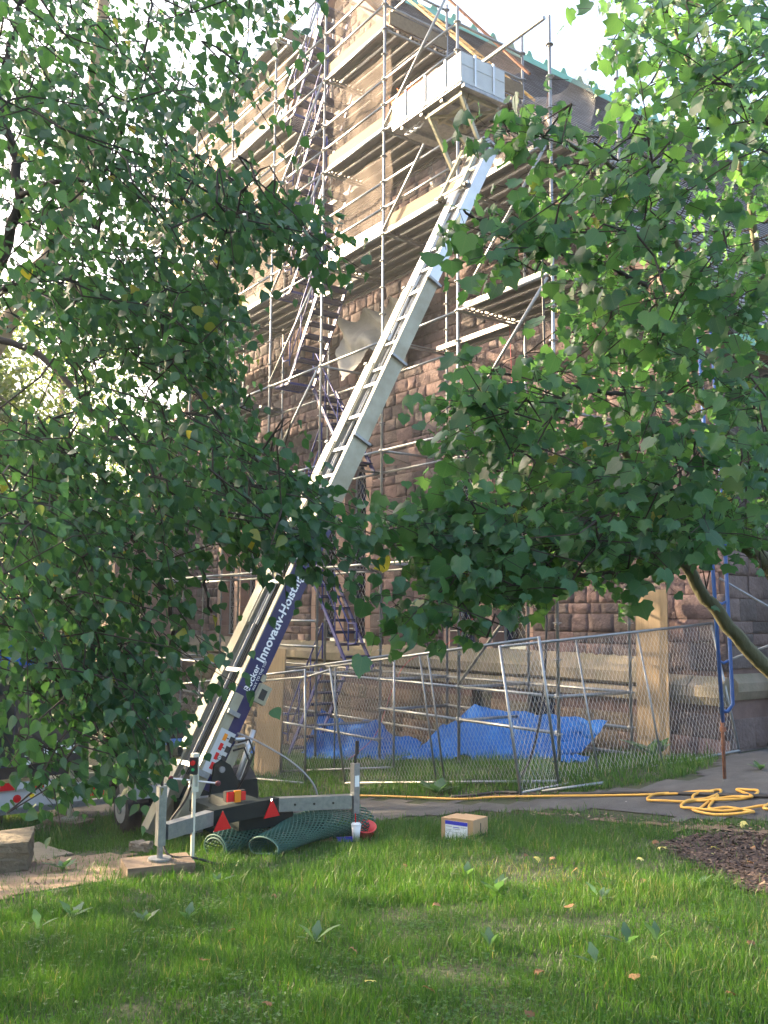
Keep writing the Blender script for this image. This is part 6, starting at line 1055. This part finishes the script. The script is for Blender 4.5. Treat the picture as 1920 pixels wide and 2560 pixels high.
# wood chips of the mulch bed, litter along the path edge
def chips(name, poly, n, size, m, seed, dz=.02):
    rr = np.random.default_rng(seed); xs = [p[0] for p in poly]; ys = [p[1] for p in poly]; x = rr.uniform(min(xs), max(xs), n); y = rr.uniform(min(ys), max(ys), n); k = in_poly(x + rr.normal(0, .05, n), y + rr.normal(0, .05, n), poly); x, y = x[k], y[k]; n = len(x)
    L = size * rr.uniform(.4, 1.6, n); W = L * rr.uniform(.15, .4, n); a = rr.uniform(0, PI, n); tz = rr.normal(0, .35, n); c, s_ = np.cos(a), np.sin(a); V = np.zeros((n, 4, 3))
    for q, (u, v) in enumerate(((-1, -1), (1, -1), (1, 1), (-1, 1))): V[:, q, 0] = x + (c * u * L - s_ * v * W) * .5; V[:, q, 1] = y + (s_ * u * L + c * v * W) * .5; V[:, q, 2] = G(x, y) + dz + u * tz * L * .3 + rr.uniform(0, .012, n)
    link(name, fast_mesh(name, V.reshape(-1, 3), np.arange(n * 4), 4, m, rr.random(n)), kind='stuff')
CH = tinted('mulch_chip', [(0, (.018, .011, .010)), (.55, (.045, .027, .023)), (.88, (.08, .05, .04)), (1, (.20, .14, .10))], .9, .2, 30, .2)
chips('mulch_chips', MULCH, 9000, .05, CH, 41); LT = tinted('path_litter', [(0, (.06, .035, .02)), (.6, (.16, .10, .06)), (1, (.38, .30, .2))], .9, .2, 30, .2)
chips('path_litter', BARE, 900, .035, LT, 42, .022); chips('path_litter', BARE2, 250, .035, LT, 44, .02); chips('dirt_litter', DIRT, 500, .03, LT, 43, .016); chips('path_grit', PATH, 700, .018, tinted('grit', [(0, (.10, .09, .08)), (1, (.4, .38, .35))], .9, .1), 45, .016)
# clover and small leaflets between the blades
rr = np.random.default_rng(51); recs = []
for k in range(150):
    s_ = 3.9 + 5.5 * rr.random() ** 1.4; r_ = rr.uniform(-1, 1) * (.42 * s_ + .3); x0 = 11.425 + s_ * FW[0] + r_ * RT[0]; y0 = -9.66 + s_ * FW[1] + r_ * RT[1]
    if any(bool(in_poly(x0, y0, z_)) for z_ in ZONES[:3]): continue
    for q in range(int(rr.uniform(15, 70))):
        x, y = x0 + rr.normal(0, .14), y0 + rr.normal(0, .14); a = rr.uniform(0, 6.28); c_ = np.array((x, y, float(G(x, y)) + rr.uniform(.02, .065)))
        for m_ in range(3): recs.append((c_, (math.cos(a + 2.1 * m_), math.sin(a + 2.1 * m_), .15), (rr.normal(0, .25), rr.normal(0, .25), 1), rr.uniform(.010, .019)))
CLOVM = leafmat('clover_leaf', [(0, (.03, .095, .022)), (1, (.06, .15, .035))], [(0, (.06, .2, .02)), (1, (.1, .26, .03))], .2)
V, F, uv, nv, ntr = leaf_arrays('far', recs); link('clover', fast_mesh('clover', V, F, 3, CLOVM, np.repeat(rr.random(len(recs)), ntr), uv), kind='stuff')
# broad-leaved weeds
WEEDM = leafmat('weed_leaf', [(0, (.065, .145, .075)), (1, (.12, .22, .115))], [(0, (.08, .2, .05)), (1, (.14, .28, .06))], .3)
def weed(lab, x, y, n, L, seed, group='broad weeds in the lawn', name='dandelion', wide=1.):
    rr = np.random.default_rng(seed); b = g3(x, y); t = thing(name, lab, 'weed', b, group)
    for k in range(n):
        a = 2 * PI * k / n + rr.normal(0, .3); el = rr.uniform(.5, 1.25); l = L * rr.uniform(.7, 1.2); V, F = [], []; wv = [.10, .22, .30, .26, .06]
        for i in range(5):
            u = i / 4; hgt = math.sin(el) * l * (u - .35 * u * u); rad = math.cos(el) * l * u + .12 * l * u * u; wd = l * wv[i] * .5 * wide * (1 + .25 * ((-1) ** i))
            for s_ in (-1, 1): V.append((math.cos(a) * rad - math.sin(a) * wd * s_, math.sin(a) * rad + math.cos(a) * wd * s_, hgt + .02))
            if i: q = 2 * i - 2; F += [q, q + 1, q + 3, q + 2]
        uv = np.array([((v % 2 - .5) * .8, (v // 2) / 4) for v in F]); link('leaf', fast_mesh('leaf', np.array(V), F, 4, WEEDM, np.full(4, rr.random()), uv, True), t, loc=tuple(b))
W_ = [('upright pale dandelion rosette in the middle of the lawn, its leaves fanned', 6.49, -6.6, 5, .17), ('dandelion straight in front of the cardboard box', 5.72, -4.76, 5, .17), ('dandelion with splayed leaves, just nearer than the one by the box', 6.29, -4.98, 5, .19),
 ('single tall dandelion leaf pair left of the two on the right', 7.28, -5.93, 3, .19), ('narrow weed standing between two dandelions near the bottom right', 7.88, -5.72, 3, .14), ('tall dandelion leaves in the sunny patch on the right', 7.75, -5.31, 3, .19), ('dandelion beside the sunny patch, the farther right one', 7.82, -5.15, 3, .19),
 ('broad weed clump in the thin grass before the mulch', 6.95, -4.64, 6, .15), ('weed at the nearest corner of the mulch bed', 7.19, -3.87, 5, .15), ('weed clump right of the leftmost ones in shaded grass', 5.42, -6.93, 5, .15), ('weed clump in shaded grass near the bare dirt', 5.24, -7.15, 5, .16), ('weed clump at the left, below the bare dirt', 4.71, -7.47, 5, .15), ('pale weed right at the left edge of the lawn', 4.9, -7.75, 4, .15),
 ('weed low in front of the big wooden pad', 4.35, -6.2, 5, .14)]
for k, (l, x, y, n, L) in enumerate(W_): weed(l, x, y, n, L, 60 + k)
weed('broad green weed on the soil at the far path edge', 1.6, -1.72, 9, .3, 90, None, 'dock_plant', 1.5); weed('leafy weed growing at the foot of the pier behind the fence', 2.75, 1.25, 9, .45, 91, None, 'dock_plant', 1.4); weed('small seedling growing from a crack in the path', 4.9, .45, 7, .16, 92, None, 'seedling', 1.3); weed('second flat seedling in the path crack', 5.35, .25, 6, .10, 93, None, 'seedling', 1.3)
weed('low weed clump on the bare dirt in front of the stone block', 2.5, -6.85, 8, .17, 94, None, 'plantain', 1.3)
DRY = {'brown': leafmat('dry_leaf', [(0, (.16, .07, .03)), (1, (.32, .17, .08))], [(0, (.2, .1, .04)), (1, (.3, .18, .08))], .2, .7, .2), 'yellow': leafmat('yellow_leaf', [(0, (.5, .44, .10)), (1, (.62, .58, .22))], [(0, (.5, .45, .1)), (1, (.5, .5, .2))], .2, .6, .25)}
for col, pts in (('brown', [(8.24, -4.88), (7.87, -6.11), (8.2, -5.8), (8.68, -5.68), (7.71, -6.71), (6.9, -6.6), (6.4, -5.6), (5.1, -4.9), (5.8, -3.9), (6.3, -4.2), (6.0, -4.1), (7.4, -7.4), (6.5, -7.3), (8.3, -6.6), (5.6, -4.0), (7.0, -5.0), (6.05, -2.9), (6.7, -2.5), (7.0, -3.0), (5.3, -6.2), (6.0, -6.9), (6.9, -4.1)]), ('yellow', [(7.42, -6.84), (6.2, -3.03), (6.38, -3.5), (5.74, -4.04), (6.5, -2.7), (6.6, -2.9), (6.2, -1.9), (5.9, -.9), (8.1, -5.5)])):
    for k, (x, y) in enumerate(pts):
        a = rng.uniform(0, 6.28); V, F, uv, nv, ntr = leaf_arrays('maple', [((0, 0, 0), (math.cos(a), math.sin(a), rng.normal(.1, .25)), (rng.normal(0, .35), rng.normal(0, .35), 1), rng.uniform(.032, .06))])
        o = link('fallen_leaf', fast_mesh('fallen_leaf', V, F, 3, DRY[col], np.full(ntr, rng.random()), uv, True), None, loc=tuple(g3(x, y, .055 if not in_poly(x, y, MULCH) else .035)))
        k_ = 'dry brown' if col == 'brown' else 'pale yellow'; wh = 'lying on the dark mulch bed' if in_poly(x, y, MULCH) else ('lying on the path by the hoses' if in_poly(x, y, PATH) or y > -2.1 else ('fallen on the lawn near the cardboard box' if y > -4.6 and x < 7.2 else ('fallen on the nearest grass at the bottom right' if x > 7.8 and y > -6.3 else 'fallen on the shaded lawn well in front of the box')))
        o['label'] = 'curled %s leaf %s' % (k_, wh); o['category'] = 'fallen leaf'; o['group'] = '%s leaves %s' % (k_, wh)

# ================================================================ thin mist volume added to imitate the lens veil
hm = bpy.data.materials.new('thin_veil'); hm.use_nodes = True; hn = hm.node_tree; hn.nodes.clear()
hv = hn.nodes.new('ShaderNodeVolumePrincipled'); hv.inputs['Color'].default_value = (.93, .95, 1, 1); hv.inputs['Density'].default_value = .0013; hv.inputs['Anisotropy'].default_value = .35
ho = hn.nodes.new('ShaderNodeOutputMaterial'); hn.links.new(hv.outputs[0], ho.inputs['Volume'])
MB().box((-70, -60, -4), (60, 50, 24)).build('lens_veil', hm, None, kind='stuff')
